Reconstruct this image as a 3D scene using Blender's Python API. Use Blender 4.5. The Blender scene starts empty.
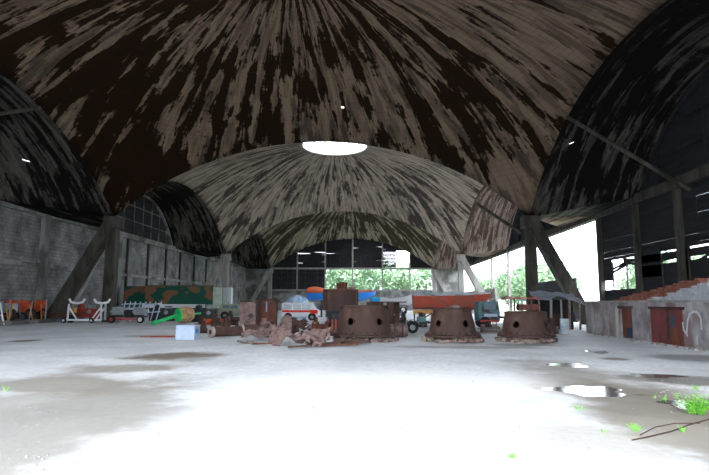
import bpy, bmesh, math, random
from mathutils import Vector, Matrix
random.seed(7)
PI=math.pi
S=bpy.context.scene
COL=S.collection
# ---------------- camera, sky, exposure ----------------
F,PIT,YAW,ROL,CX,D1=532.9,0.1213,0.0347,-0.004,4.709,45.865
CAM=Vector((CX,0,1.75))
fw=Vector((-math.sin(YAW)*math.cos(PIT),math.cos(YAW)*math.cos(PIT),math.sin(PIT)))
rt=Vector((math.cos(YAW),math.sin(YAW),0)); up=rt.cross(fw)
r2=rt*math.cos(ROL)-up*math.sin(ROL); u2=rt*math.sin(ROL)+up*math.cos(ROL)
cam=bpy.data.cameras.new('camera'); co=bpy.data.objects.new('camera',cam); COL.objects.link(co)
m3=Matrix((r2,u2,-fw)).transposed()
co.matrix_world=Matrix.Translation(CAM)@m3.to_4x4()
cam.sensor_width=36; cam.lens=36*F/709; cam.clip_end=800; cam.clip_start=.1
S.camera=co
S.view_settings.view_transform='Standard'; S.view_settings.look='None'; S.view_settings.gamma=1
S.view_settings.exposure=4.1
S.view_settings.use_curve_mapping=False
w=bpy.data.worlds.new('sky'); S.world=w; w.use_nodes=True
nt=w.node_tree; bg=nt.nodes['Background']
tc=nt.nodes.new('ShaderNodeTexCoord'); sp=nt.nodes.new('ShaderNodeSeparateXYZ'); cr=nt.nodes.new('ShaderNodeValToRGB')
nt.links.new(tc.outputs['Generated'],sp.inputs[0]); nt.links.new(sp.outputs['Z'],cr.inputs[0]); nt.links.new(cr.outputs[0],bg.inputs[0])
cr.color_ramp.elements[0].position=0; cr.color_ramp.elements[0].color=(.55,.6,.66,1)
cr.color_ramp.elements[1].position=.9; cr.color_ramp.elements[1].color=(.9,.97,1.08,1)
bg.inputs[1].default_value=1.0
S.cycles.use_denoising=True; S.cycles.max_bounces=8; S.cycles.diffuse_bounces=6; S.cycles.sample_clamp_indirect=8
sun=bpy.data.lights.new('hazy_sun','SUN'); sun.energy=0.24; sun.angle=math.radians(22); sun.color=(1,.98,.95)
so=bpy.data.objects.new('hazy_sun',sun); COL.objects.link(so)
so.rotation_euler=Vector((-.10,-.83,.52)).to_track_quat('Z','Y').to_euler()

def ray(x,y):
    return (fw*F+r2*(x-354.5)-u2*(y-237.5))
def G(x,y,z=0):            # point on the ground (or at height z) seen at a pixel
    d=ray(x,y); return CAM+d*((z-CAM.z)/d.z)
def PY(x,y,Y):
    d=ray(x,y); return CAM+d*(Y/d.y)
def PX(x,y,X):
    d=ray(x,y); return CAM+d*((X-CAM.x)/d.x)

# ---------------- helpers ----------------
class MB:
    def __init__(s): s.b=bmesh.new(); s.mi=0
    def _f(s,vs):
        try:
            f=s.b.faces.new(vs); f.material_index=s.mi; return f
        except ValueError: return None
    def box(s,c,d,rz=0,M=None,taper=(1,1)):
        R=M if M is not None else Matrix.Rotation(rz,3,'Z')
        vs=[]
        for k in (-1,1):
            tx,ty=(taper if k>0 else (1,1))
            for i,j in ((-1,-1),(1,-1),(1,1),(-1,1)):
                vs.append(s.b.verts.new(Vector(c)+R@Vector((i*d[0]/2*tx,j*d[1]/2*ty,k*d[2]/2))))
        for q in ((3,2,1,0),(4,5,6,7),(0,1,5,4),(1,2,6,5),(2,3,7,6),(3,0,4,7)): s._f([vs[i] for i in q])
        return s
    def bar(s,a,b,w,h=None,upv=(0,0,1)):
        a,b=Vector(a),Vector(b); z=(b-a).normalized(); u=Vector(upv)
        if abs(z.dot(u))>.98: u=Vector((0,1,0))
        x=u.cross(z).normalized(); y=z.cross(x)
        return s.box((a+b)/2,(w,h or w,(b-a).length),M=Matrix((x,y,z)).transposed())
    def lathe(s,c,prof,n=20,axis=(0,0,1),caps=True,a0=0,a1=2*PI):
        c=Vector(c); z=Vector(axis).normalized(); q=z.to_track_quat('Z','Y').to_matrix(); full=abs(a1-a0-2*PI)<1e-6
        rings=[]
        for r,h in prof:
            N=n if full else n+1
            rings.append([s.b.verts.new(c+q@Vector((r*math.cos(a0+(a1-a0)*i/n),r*math.sin(a0+(a1-a0)*i/n),h))) for i in range(N)])
        for A,B in zip(rings,rings[1:]):
            for i in range(n if full else n): 
                j=(i+1)%len(A); s._f([A[i],A[j],B[j],B[i]])
        if caps:
            s._f(rings[0][::-1]); s._f(rings[-1])
        return s
    def tube(s,a,b,r,r2=None,n=12):
        a,b=Vector(a),Vector(b)
        return s.lathe(a,[(r,0),(r if r2 is None else r2,(b-a).length)],n,b-a)
    def path(s,pts,r,n=8):
        for a,b in zip(pts,pts[1:]): s.tube(a,b,r,n=n)
        return s
    def poly(s,pts,th,nrm):
        nrm=Vector(nrm).normalized()*th; A=[s.b.verts.new(Vector(p)) for p in pts]; B=[s.b.verts.new(Vector(p)+nrm) for p in pts]
        s._f(A[::-1]); s._f(B)
        for i in range(len(A)): j=(i+1)%len(A); s._f([A[i],A[j],B[j],B[i]])
        return s
    def grid(s,fn,nu,nv,u=(0,1),v=(0,1)):
        g=[[s.b.verts.new(Vector(fn(u[0]+(u[1]-u[0])*i/nu,v[0]+(v[1]-v[0])*j/nv))) for j in range(nv+1)] for i in range(nu+1)]
        for i in range(nu):
            for j in range(nv): s._f([g[i][j],g[i+1][j],g[i+1][j+1],g[i][j+1]])
        return s
    def loft(s,secs,close=True,caps=True):
        R=[[s.b.verts.new(Vector(p)) for p in sec] for sec in secs]; n=len(R[0])
        for A,B in zip(R,R[1:]):
            for i in range(n if close else n-1):
                j=(i+1)%n; s._f([A[i],A[j],B[j],B[i]])
        if caps: s._f(R[0][::-1]); s._f(R[-1])
        return s
    def jitter(s,a):
        for v in s.b.verts: v.co+=Vector([random.uniform(-a,a) for _ in range(3)])
        return s
    def build(s,name,mats,parent=None,loc=None,bevel=0,smooth=False,solid=0,recalc=True):
        bmesh.ops.remove_doubles(s.b,verts=s.b.verts,dist=1e-5)
        if recalc: bmesh.ops.recalc_face_normals(s.b,faces=s.b.faces)
        if smooth:
            for f in s.b.faces: f.smooth=True
            for e in s.b.edges:
                if len(e.link_faces)==2 and e.calc_face_angle(0)>.6: e.smooth=False
        me=bpy.data.meshes.new(name); s.b.to_mesh(me); s.b.free()
        for m in (mats if isinstance(mats,(list,tuple)) else [mats]): me.materials.append(m)
        o=bpy.data.objects.new(name,me); COL.objects.link(o)
        if parent: o.parent=parent
        if loc is not None: o.location=loc
        if bevel:
            q=o.modifiers.new('bevel','BEVEL'); q.width=bevel; q.segments=2; q.limit_method='ANGLE'
        if solid:
            q=o.modifiers.new('solid','SOLIDIFY'); q.thickness=solid; q.offset=1
        return o
def tag(o,label=None,cat=None,group=None,kind=None):
    if label: o['label']=label
    if cat: o['category']=cat
    if group: o['group']=group
    if kind: o['kind']=kind
    return o
def empty(name,loc,rz=0,label=None,cat=None,group=None):
    o=bpy.data.objects.new(name,None); COL.objects.link(o); o.location=loc; o.rotation_euler=(0,0,rz); o.empty_display_size=.3
    return tag(o,label,cat,group)
def struct(o,label=None): o['kind']='structure'; 
def copy_tree(o,parent=None):
    c=o.copy(); COL.objects.link(c)
    if parent: c.parent=parent
    for ch in [k for k in bpy.data.objects if k.parent==o and k is not c]: copy_tree(ch,c)
    return c

# ---------------- materials ----------------
def nmat(name,c1,c2=None,scale=2,thr=.5,soft=.1,stretch=(1,1,1),rough=.85,metal=0,bump=.3,bscale=None,c3=None,s3=.4,detail=5,spec=.3,coord='Object'):
    m=bpy.data.materials.new(name); m.use_nodes=True; t=m.node_tree; N=t.nodes; L=t.links
    b=N['Principled BSDF']; b.inputs['Roughness'].default_value=rough; b.inputs['Metallic'].default_value=metal
    b.inputs['Specular IOR Level'].default_value=spec
    c1=(*c1,1)
    if c2 is None: b.inputs['Base Color'].default_value=c1; 
    tcn=N.new('ShaderNodeTexCoord'); mp=N.new('ShaderNodeMapping'); L.new(tcn.outputs[coord],mp.inputs[0]); mp.inputs['Scale'].default_value=stretch
    nz=N.new('ShaderNodeTexNoise'); nz.inputs['Scale'].default_value=scale; nz.inputs['Detail'].default_value=detail; nz.inputs['Roughness'].default_value=.62
    L.new(mp.outputs[0],nz.inputs[0])
    if c2 is not None:
        cr=N.new('ShaderNodeValToRGB'); L.new(nz.outputs[0],cr.inputs[0])
        cr.color_ramp.elements[0].position=thr-soft; cr.color_ramp.elements[0].color=c1
        cr.color_ramp.elements[1].position=thr+soft; cr.color_ramp.elements[1].color=(*c2,1)
        out=cr.outputs[0]
        if c3:
            n3=N.new('ShaderNodeTexNoise'); n3.inputs['Scale'].default_value=s3; n3.inputs['Detail'].default_value=4; L.new(tcn.outputs[coord],n3.inputs[0])
            r3=N.new('ShaderNodeValToRGB'); L.new(n3.outputs[0],r3.inputs[0]); r3.color_ramp.elements[0].position=.48; r3.color_ramp.elements[1].position=.6
            mx=N.new('ShaderNodeMix'); mx.data_type='RGBA'; L.new(r3.outputs[0],mx.inputs[0]); L.new(out,mx.inputs[6]); mx.inputs[7].default_value=(*c3,1); out=mx.outputs[2]
        L.new(out,b.inputs['Base Color'])
    if bump:
        bn=N.new('ShaderNodeTexNoise'); bn.inputs['Scale'].default_value=bscale or scale*4; bn.inputs['Detail'].default_value=4; L.new(tcn.outputs[coord],bn.inputs[0])
        bp=N.new('ShaderNodeBump'); bp.inputs['Strength'].default_value=bump; bp.inputs['Distance'].default_value=.03
        L.new(bn.outputs[0],bp.inputs['Height']); L.new(bp.outputs[0],b.inputs['Normal'])
    return m
def math_n(t,op,a,b=None,c=None):
    n=t.nodes.new('ShaderNodeMath'); n.operation=op
    for i,v in enumerate((a,b,c)):
        if v is None: continue
        if isinstance(v,(int,float)): n.inputs[i].default_value=v
        else: t.links.new(v,n.inputs[i])
    return n.outputs[0]
def shell_mat(name,pale,dark,mid,Sang=18,krad=.22,thr=.5,soft=.04,dark_amt=.0,radial=True,off=0,xs=1,fine=.35,bias=0):
    """weathered board-marked concrete: peeling streaks that run down the shell"""
    m=bpy.data.materials.new(name); m.use_nodes=True; t=m.node_tree; N=t.nodes; L=t.links
    b=N['Principled BSDF']; b.inputs['Roughness'].default_value=.95; b.inputs['Specular IOR Level'].default_value=.1
    tcn=N.new('ShaderNodeTexCoord'); sp=N.new('ShaderNodeSeparateXYZ'); L.new(tcn.outputs['Object'],sp.inputs[0])
    x,y,z=sp.outputs
    if radial:
        r=math_n(t,'SQRT',math_n(t,'ADD',math_n(t,'MULTIPLY',x,x),math_n(t,'MULTIPLY',y,y)))
        nx=math_n(t,'DIVIDE',x,r); ny=math_n(t,'DIVIDE',y,r)
    else:
        r=math_n(t,'MULTIPLY',y,.45); nx=math_n(t,'MULTIPLY',x,1/9.); ny=math_n(t,'MULTIPLY',z,.012)
    def vec(sa,kr,o=0):
        c=N.new('ShaderNodeCombineXYZ'); L.new(math_n(t,'MULTIPLY',nx,sa),c.inputs[0]); L.new(math_n(t,'MULTIPLY',ny,sa),c.inputs[1]); L.new(math_n(t,'MULTIPLY_ADD',r,kr,o),c.inputs[2]); return c.outputs[0]
    def noise(v,det=4,ro=.55,sc=1,dist=0):
        n=N.new('ShaderNodeTexNoise'); n.inputs['Scale'].default_value=sc; n.inputs['Detail'].default_value=det; n.inputs['Roughness'].default_value=ro; n.inputs['Distortion'].default_value=dist; L.new(v,n.inputs[0]); return n.outputs[0]
    def ramp(v,a,c):
        q=N.new('ShaderNodeMapRange'); L.new(v,q.inputs[0]); q.inputs[1].default_value=a; q.inputs[2].default_value=c; q.interpolation_type='SMOOTHSTEP'; return q.outputs[0]
    n1=noise(vec(Sang,krad,off),5,.6,1,.3)
    n2=noise(vec(Sang*3.2,krad*2.2,off+9),3,.6)
    big=noise(tcn.outputs['Object'],3,.5,.13)
    speck=noise(tcn.outputs['Object'],5,.7,1.6)
    v=math_n(t,'ADD',n1,math_n(t,'MULTIPLY',math_n(t,'SUBTRACT',big,.5),.55))
    v=math_n(t,'ADD',v,math_n(t,'MULTIPLY',math_n(t,'SUBTRACT',n2,.5),.25))
    v=math_n(t,'ADD',v,math_n(t,'MULTIPLY',math_n(t,'SUBTRACT',speck,.5),.22))
    if bias: v=math_n(t,'ADD',v,math_n(t,'MULTIPLY',x,bias))
    f1=ramp(v,thr-soft,thr+soft)           # 1 = pale
    f2=ramp(noise(vec(Sang*2,krad*1.5,off+30),4,.6),.42,.62)
    f3=ramp(noise(vec(Sang*1.4,krad*1.3,off+55),5,.65),.53,.6)
    soot=N.new('ShaderNodeMix'); soot.data_type='RGBA'; L.new(math_n(t,'MULTIPLY',f3,.75),soot.inputs[0]); soot.inputs[7].default_value=(pale[0]*.22,pale[1]*.24,pale[2]*.28,1)
    lines=ramp(math_n(t,'FRACT',math_n(t,'MULTIPLY',r if radial else y,2.6)),0,.16)
    m1=N.new('ShaderNodeMix'); m1.data_type='RGBA'; L.new(f2,m1.inputs[0]); m1.inputs[6].default_value=(*pale,1); m1.inputs[7].default_value=(*mid,1)
    m2=N.new('ShaderNodeMix'); m2.data_type='RGBA'; L.new(f1,m2.inputs[0]); m2.inputs[6].default_value=(*dark,1); L.new(m1.outputs[2],soot.inputs[6]); L.new(soot.outputs[2],m2.inputs[7])
    m4=N.new('ShaderNodeMix'); m4.data_type='RGBA'; m4.blend_type='MULTIPLY'; m4.inputs[0].default_value=1
    g=math_n(t,'MULTIPLY',math_n(t,'MULTIPLY_ADD',lines,.22,.78),math_n(t,'MULTIPLY_ADD',noise(vec(Sang*5,.7,3),4,.7),fine*2,1-fine))
    cc=N.new('ShaderNodeCombineColor'); 
    for i in range(3): L.new(g,cc.inputs[i])
    L.new(m2.outputs[2],m4.inputs[6]); L.new(cc.outputs[0],m4.inputs[7]); L.new(m4.outputs[2],b.inputs['Base Color'])
    return m

DK=.35
M_dome1=shell_mat('peeling_brown_concrete',(.195,.142,.098),(.015,.007,.003),(.11,.08,.056),16,.2,.485,.025,bias=.0035)
M_dome2=shell_mat('streaked_grey_concrete',(.37,.30,.24),(.05,.042,.036),(.20,.165,.135),20,.2,.43,.05,off=40)
M_dome3=shell_mat('olive_streaked_concrete',(.33,.28,.21),(.04,.034,.018),(.17,.145,.10),22,.15,.5,.04,off=80)
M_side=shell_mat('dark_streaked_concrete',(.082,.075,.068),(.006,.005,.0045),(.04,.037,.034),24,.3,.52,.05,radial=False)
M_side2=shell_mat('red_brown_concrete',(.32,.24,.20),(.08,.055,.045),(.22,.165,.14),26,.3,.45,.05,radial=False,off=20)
M_conc=nmat('grey_concrete',(.13,.13,.125),(.30,.30,.29),1.2,.5,.25,(1,1,.35),bump=.4,c3=(.09,.085,.08))
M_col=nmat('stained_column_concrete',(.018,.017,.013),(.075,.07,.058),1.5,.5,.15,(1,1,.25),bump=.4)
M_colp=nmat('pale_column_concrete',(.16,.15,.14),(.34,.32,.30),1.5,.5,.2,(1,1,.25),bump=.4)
M_board=nmat('blackened_boards',(.006,.0065,.008),(.022,.023,.027),3,.5,.2,(1,.15,1),rough=.8)
M_glassdark=nmat('sooty_glass',(.012,.015,.02),(.04,.045,.05),2,.5,.2,rough=.35,bump=0)

def wall_panel_mat():
    m=bpy.data.materials.new('block_wall'); m.use_nodes=True; t=m.node_tree; N=t.nodes; L=t.links; b=N['Principled BSDF']; b.inputs['Roughness'].default_value=.9
    tcn=N.new('ShaderNodeTexCoord'); sp=N.new('ShaderNodeSeparateXYZ'); L.new(tcn.outputs['Object'],sp.inputs[0])
    cb=N.new('ShaderNodeCombineXYZ'); L.new(math_n(t,'ADD',sp.outputs[0],sp.outputs[1]),cb.inputs[0]); L.new(sp.outputs[2],cb.inputs[1])
    br=N.new('ShaderNodeTexBrick'); L.new(cb.outputs[0],br.inputs[0]); br.inputs['Scale'].default_value=1.0; br.inputs['Brick Width'].default_value=.62; br.inputs['Row Height'].default_value=.3; br.inputs['Mortar Size'].default_value=.014
    br.inputs['Color1'].default_value=(.20,.205,.20,1); br.inputs['Color2'].default_value=(.15,.155,.15,1); br.inputs['Mortar'].default_value=(.08,.08,.08,1)
    nz=N.new('ShaderNodeTexNoise'); nz.inputs['Scale'].default_value=.5; nz.inputs['Detail'].default_value=7; nz.inputs['Roughness'].default_value=.65; L.new(tcn.outputs['Object'],nz.inputs[0])
    mr=N.new('ShaderNodeMapRange'); L.new(nz.outputs[0],mr.inputs[0]); mr.inputs[1].default_value=.35; mr.inputs[2].default_value=.65; mr.inputs[3].default_value=.38; mr.inputs[4].default_value=1.35
    vm=N.new('ShaderNodeVectorMath'); vm.operation='SCALE'; L.new(br.outputs[0],vm.inputs[0]); L.new(mr.outputs[0],vm.inputs['Scale']); L.new(vm.outputs[0],b.inputs['Base Color'])
    return m
M_block=wall_panel_mat()

# ---------------- floor ----------------
def floor_mat():
    m=bpy.data.materials.new('dusty_concrete_floor'); m.use_nodes=True; t=m.node_tree; N=t.nodes; L=t.links; b=N['Principled BSDF']
    b.inputs['Specular IOR Level'].default_value=.3
    tcn=N.new('ShaderNodeTexCoord'); O=tcn.outputs['Object']
    def noise(sc,det=5,ro=.6,mpv=None,loc=(0,0,0)):
        mp=N.new('ShaderNodeMapping'); mp.inputs['Scale'].default_value=mpv or (1,1,1); mp.inputs['Location'].default_value=loc; L.new(O,mp.inputs[0])
        n=N.new('ShaderNodeTexNoise'); n.inputs['Scale'].default_value=sc; n.inputs['Detail'].default_value=det; n.inputs['Roughness'].default_value=ro; L.new(mp.outputs[0],n.inputs[0]); return n.outputs[0]
    def rng(v,a,c,d=0,e=1):
        q=N.new('ShaderNodeMapRange'); L.new(v,q.inputs[0]); q.inputs[1].default_value=a; q.inputs[2].default_value=c; q.inputs[3].default_value=d; q.inputs[4].default_value=e; q.interpolation_type='SMOOTHSTEP'; return q.outputs[0]
    def mix(f,a,c,blend='MIX'):
        q=N.new('ShaderNodeMix'); q.data_type='RGBA'; q.blend_type=blend; L.new(f,q.inputs[0]) if not isinstance(f,float) else None
        if isinstance(f,float): q.inputs[0].default_value=f
        for i,v in ((6,a),(7,c)):
            if isinstance(v,tuple): q.inputs[i].default_value=(*v,1)
            else: L.new(v,q.inputs[i])
        return q.outputs[2]
    col=mix(rng(noise(.35,6),.35,.65),(.50,.52,.545),(.66,.68,.70))
    col=mix(rng(noise(6,4,.7),.4,.75),col,(.44,.445,.45))
    # blobs of dirt and of darker or paler tone, each with its place: (x, y, rx, ry, strength)
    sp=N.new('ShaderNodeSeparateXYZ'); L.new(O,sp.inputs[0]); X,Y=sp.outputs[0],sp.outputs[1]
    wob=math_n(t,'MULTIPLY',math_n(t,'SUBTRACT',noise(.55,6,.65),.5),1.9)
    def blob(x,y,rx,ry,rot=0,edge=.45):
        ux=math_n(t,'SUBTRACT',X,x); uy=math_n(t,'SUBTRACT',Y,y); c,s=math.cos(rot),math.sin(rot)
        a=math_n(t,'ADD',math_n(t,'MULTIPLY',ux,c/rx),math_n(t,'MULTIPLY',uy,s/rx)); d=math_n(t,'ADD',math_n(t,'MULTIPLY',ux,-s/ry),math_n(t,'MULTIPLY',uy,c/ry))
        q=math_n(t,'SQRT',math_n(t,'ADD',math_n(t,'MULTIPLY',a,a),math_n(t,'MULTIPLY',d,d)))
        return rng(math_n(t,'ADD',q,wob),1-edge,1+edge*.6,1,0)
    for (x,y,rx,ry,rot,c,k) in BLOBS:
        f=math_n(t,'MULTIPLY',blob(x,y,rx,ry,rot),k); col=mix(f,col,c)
    # stones and grit
    vo=N.new('ShaderNodeTexVoronoi'); vo.inputs['Scale'].default_value=5; L.new(O,vo.inputs[0])
    g=rng(vo.outputs['Distance'],.05,.12,1,0); g=math_n(t,'MULTIPLY',g,rng(noise(.4,3,.6,loc=(9,3,0)),.5,.62)); col=mix(math_n(t,'MULTIPLY',g,.6),col,(.62,.62,.6))
    '''N.new('ShaderNodeTexBrick'); bk.offset=0; bk.inputs['Scale'].default_value=1; bk.inputs['Brick Width'].default_value=6; bk.inputs['Row Height'].default_value=6; bk.inputs['Mortar Size'].default_value=.025; bk.inputs['Color1'].default_value=(1,1,1,1); bk.inputs['Color2'].default_value=(.96,.96,.96,1); bk.inputs['Mortar'].default_value=(.6,.58,.55,1)
    L.new(O,bk.inputs[0]); '''
    L.new(col,b.inputs['Base Color'])
    L.new(rng(noise(.5,4),.4,.6,.62,.9),b.inputs['Roughness'])
    bp=N.new('ShaderNodeBump'); bp.inputs['Strength'].default_value=.35; bp.inputs['Distance'].default_value=.03; L.new(noise(9,6,.7),bp.inputs['Height']); L.new(bp.outputs[0],b.inputs['Normal'])
    return m
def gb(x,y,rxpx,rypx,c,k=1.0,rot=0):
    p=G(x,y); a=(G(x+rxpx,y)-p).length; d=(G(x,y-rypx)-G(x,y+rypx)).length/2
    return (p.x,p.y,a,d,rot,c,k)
DIRT=(.17,.155,.13); WETD=(.10,.09,.075); PALE_TONE=(.70,.70,.70)  # dirt, wet dirt, and the paler tone of the middle foreground
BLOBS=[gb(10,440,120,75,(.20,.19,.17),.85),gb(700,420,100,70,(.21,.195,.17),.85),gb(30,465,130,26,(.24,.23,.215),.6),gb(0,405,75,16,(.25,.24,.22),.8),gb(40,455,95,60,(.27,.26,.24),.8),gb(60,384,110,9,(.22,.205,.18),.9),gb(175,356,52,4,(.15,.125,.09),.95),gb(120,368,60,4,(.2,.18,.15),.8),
 gb(25,341,16,1.2,(.12,.09,.06),.9),gb(150,336,30,1.2,(.25,.2,.17),.6),gb(330,455,230,62,PALE_TONE,.9),gb(400,385,170,20,PALE_TONE,.8),
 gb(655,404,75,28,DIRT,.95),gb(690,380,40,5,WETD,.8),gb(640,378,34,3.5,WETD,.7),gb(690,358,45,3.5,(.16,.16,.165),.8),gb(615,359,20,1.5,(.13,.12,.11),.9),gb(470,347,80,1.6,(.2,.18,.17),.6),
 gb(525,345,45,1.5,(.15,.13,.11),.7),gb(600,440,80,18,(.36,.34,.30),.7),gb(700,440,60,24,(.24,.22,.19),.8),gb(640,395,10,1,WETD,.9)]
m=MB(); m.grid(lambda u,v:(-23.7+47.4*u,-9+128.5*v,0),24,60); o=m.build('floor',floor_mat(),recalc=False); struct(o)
m=MB(); 
m.box((0,60,-.25),(500,500,.4)); o=m.build('ground',nmat('grass_ground',(.09,.11,.06),(.17,.18,.12),.6,.5,.2)); struct(o)
m=MB(); m.box((0,-29,-.03),(90,39,.04)); o=m.build('floor',nmat('forecourt_concrete',(.36,.36,.35),(.46,.46,.45),.6,.5,.2)); struct(o)

# ---------------- concrete shells ----------------
M_steel=nmat('grey_steel',(.3,.32,.33),None)
M_pane=bpy.data.materials.new('dusty_glass'); M_pane.use_nodes=True
_t=M_pane.node_tree; _b=_t.nodes['Principled BSDF']; _b.inputs['Base Color'].default_value=(.85,.9,.93,1)
_tr=_t.nodes.new('ShaderNodeBsdfTransparent'); _tl=_t.nodes.new('ShaderNodeBsdfTranslucent'); _mx=_t.nodes.new('ShaderNodeMixShader'); _mx.inputs[0].default_value=.25
_t.links.new(_tr.outputs[0],_mx.inputs[1]); _t.links.new(_tl.outputs[0],_mx.inputs[2]); _t.links.new(_mx.outputs[0],_t.nodes['Material Output'].inputs[0])
H=18.2; R=33.365; ZC=-12.064; OC=4.15
SPR=ZC+math.sqrt(R*R-2*H*H)
def dz(r2): return ZC+math.sqrt(R*R-r2)
YC=[D1-H,D1+H,D1+3*H]
WX=23.7; BEAM=9.3
LH,LA=10.0,14.9     # lunette half width, apex
LR=((LH*LH)+(LA-BEAM)**2)/(2*(LA-BEAM))
def lun(t): return LA-LR+math.sqrt(LR*LR-(t*LH)**2)
for k,yc in enumerate(YC):
    OC=3.7 if k==0 else 4.0
    m=MB(); n=192; rings=[]
    def fn(u,v):
        a=2*PI*u; Rm=H/max(abs(math.cos(a)),abs(math.sin(a))); r=OC+(Rm-OC)*v
        return (r*math.cos(a),r*math.sin(a),dz(r*r))
    m.grid(fn,n,28)
    o=m.build('ceiling',[M_dome1,M_dome2,M_dome3][k],loc=(0,yc,0),smooth=True,solid=0,recalc=False); struct(o)
    for f in o.data.polygons: f.use_smooth=True
    q=o.modifiers.new('solid','SOLIDIFY'); q.thickness=.22; q.offset=-1 if k>=0 else 1
    # rib around the oculus and the glazed lantern
    zr=dz(OC*OC)
    lan=empty('roof_lantern',(0,yc,zr),0,['glazed ring lantern over the nearest concrete dome','white glazed oval skylight at the crown of the middle dome','glazed ring lantern over the farthest dome'][k],'skylight')
    mm=MB(); mm.lathe((0,0,0),[(OC-.02,-.12),(OC+.3,-.12),(OC+.3,.3),(OC-.02,.3),(OC-.02,-.12)],48,caps=False); mm.build('curb',M_colp,lan)
    for i in range(16):
        a=2*PI*i/16; mm=MB(); mm.box(((OC+.1)*math.cos(a),(OC+.1)*math.sin(a),1.25),(.2,.16,1.9),rz=a); mm.build('mullion',M_steel,lan)
    mm=MB(); mm.lathe((0,0,.3),[(OC+.12,0),(OC+.12,1.9)],16,caps=False); mm.build('glazing',M_pane,lan)
    mm=MB(); mm.lathe((0,0,2.2),[(OC+.5,0),(OC+.5,.18),(OC-.1,.22),(OC-.1,0),(OC+.5,0)],48,caps=False); mm.build('cap_ring',M_conc,lan)
    mm=MB(); mm.lathe((0,0,2.3),[(OC-.1,0),(1,.5),(.02,.55)],16,caps=False); mm.build('roof_glazing',M_pane,lan)
for side in (-1,1):
    for k,yc in enumerate(YC):
        m=MB(); X0=H; W=WX-H
        def fs(u,v):
            t=-1+2*u
            A=Vector((side*X0,H*t,dz(H*H+H*H*t*t))); B=Vector((side*WX,LH*t,lun(t)))
            p=A.lerp(B,v); p.z+=.35*math.sin(PI*v)*(1-t*t); return p
        m.grid(fs,48,8)
        for e in (-1,1):
            m.b.faces.new([m.b.verts.new(q) for q in ((side*X0,e*H,SPR),(side*WX,e*LH,lun(1)),(side*WX,e*H,BEAM))])
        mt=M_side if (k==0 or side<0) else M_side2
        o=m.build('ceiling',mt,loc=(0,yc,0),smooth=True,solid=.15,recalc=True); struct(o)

def rod(a,b,r=.1,nm='trim_9'):
    m=MB(); m.tube(a,b,r,n=8); o=m.build(nm,M_col); struct(o)
rod((18.1,36.0,dz(H*H+(36.0-YC[0])**2)-.1),PX(690,190,WX-.1),.13)
rod(PX(477,204,17.6),PX(521,233,WX-.2),.22)
rod((-18.1,34.5,dz(H*H+(34.5-YC[0])**2)-.1),(-WX+.1,29.0,11.5),.13)
rod(PX(250,236,-18),PX(226,262,-WX+.2),.2)
# small holes broken through the shells, where daylight shows
from mathutils.bvhtree import BVHTree
def hole(px,py,sz,ysc=1):
    d=ray(px,py).normalized(); best=None
    for o in [k for k in bpy.data.objects if k.name.startswith('ceiling')]:
        b=bmesh.new(); b.from_mesh(o.data); t_=BVHTree.FromBMesh(b); h=t_.ray_cast(CAM-o.location,d)
        if h[0] and (best is None or h[3]<best[0]): best=(h[3],o,h[2],h[0])
        b.free()
    if not best: return
    _,o,fi,loc=best; b=bmesh.new(); b.from_mesh(o.data); b.faces.ensure_lookup_table(); f=b.faces[fi]
    r=bmesh.ops.inset_individual(b,faces=[f],thickness=sz); bmesh.ops.delete(b,geom=[f],context='FACES'); b.to_mesh(o.data); b.free()
hole(345,108,.17); hole(570,141,.30); hole(663,159,.24); hole(22,162,.31)
# columns and raking struts
def column(x,y,mt,ms):
    e=empty('concrete_column',(x,y,0)); e['kind']='structure'
    m=MB(); m.box((0,0,SPR/2),(.85,.85,SPR)); m.box((0,0,SPR-.5),(1.3,1.3,1.0)); m.build('shaft',mt,e,bevel=.04)
    s=1 if x>0 else -1
    m=MB(); m.bar((s*.3,0,SPR-.8),(s*(4.7 if s>0 else 5.1),0,-.1),.9,1.25,(0,1,0)); m.build('strut',mt if s<0 else ms,e,bevel=.04)
    if s<0: m=MB(); m.bar((s*.3,.75,SPR-.6),(s*4.7,1.3,-.1),.5,.4,(0,1,0)); m.build('strut',M_colp,e,bevel=.04)
for j in range(0,4):
    for s in (-1,1):
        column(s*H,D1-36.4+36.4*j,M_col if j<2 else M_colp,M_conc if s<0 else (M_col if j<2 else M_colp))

# added, unseen front bay: roof and walls that hold light off the near floor
YF=-4.0
m=MB()
def ff(u,v):
    t=-1+2*u; A=Vector((H*t,D1-36.4,dz(H*H+H*H*t*t))); B=Vector((15*t,YF,10.5+2.5*(1-t*t))); return A.lerp(B,v)
m.grid(ff,32,8); o=m.build('ceiling',M_side,solid=.2,smooth=True); struct(o)  # unseen sloping roof, added to shade the foreground
m=MB(); m.poly([(-WX,YF,9.2),(WX,YF,9.2),(H,D1-36.4,9.2),(-H,D1-36.4,9.2)],.2,(0,0,1)); 
m=MB()
for s in (-1,1): m.poly([(s*WX,YF,9.3),(s*14,YF,10.5),(s*H,D1-36.4,SPR),(s*WX,D1-36.4,9.3)],.2,(0,0,1))
o=m.build('ceiling',M_side); struct(o)  # corner pieces of the added roof
m=MB()
for s in (-1,1): m.box((s*(WX+.15),(YF+D1-36.4)/2,4.6),(.3,D1-36.4-YF,9.4)); 
o=m.build('wall_front_added',M_block); struct(o)  # side walls of the added bay
m=MB()
for s in (-1,1): m.box((s*18.5,YF,4.8),(10,.3,9.7))
o=m.build('wall_front_added',M_block); struct(o)  # piers added out of view, narrowing the opening that lets daylight in
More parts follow.
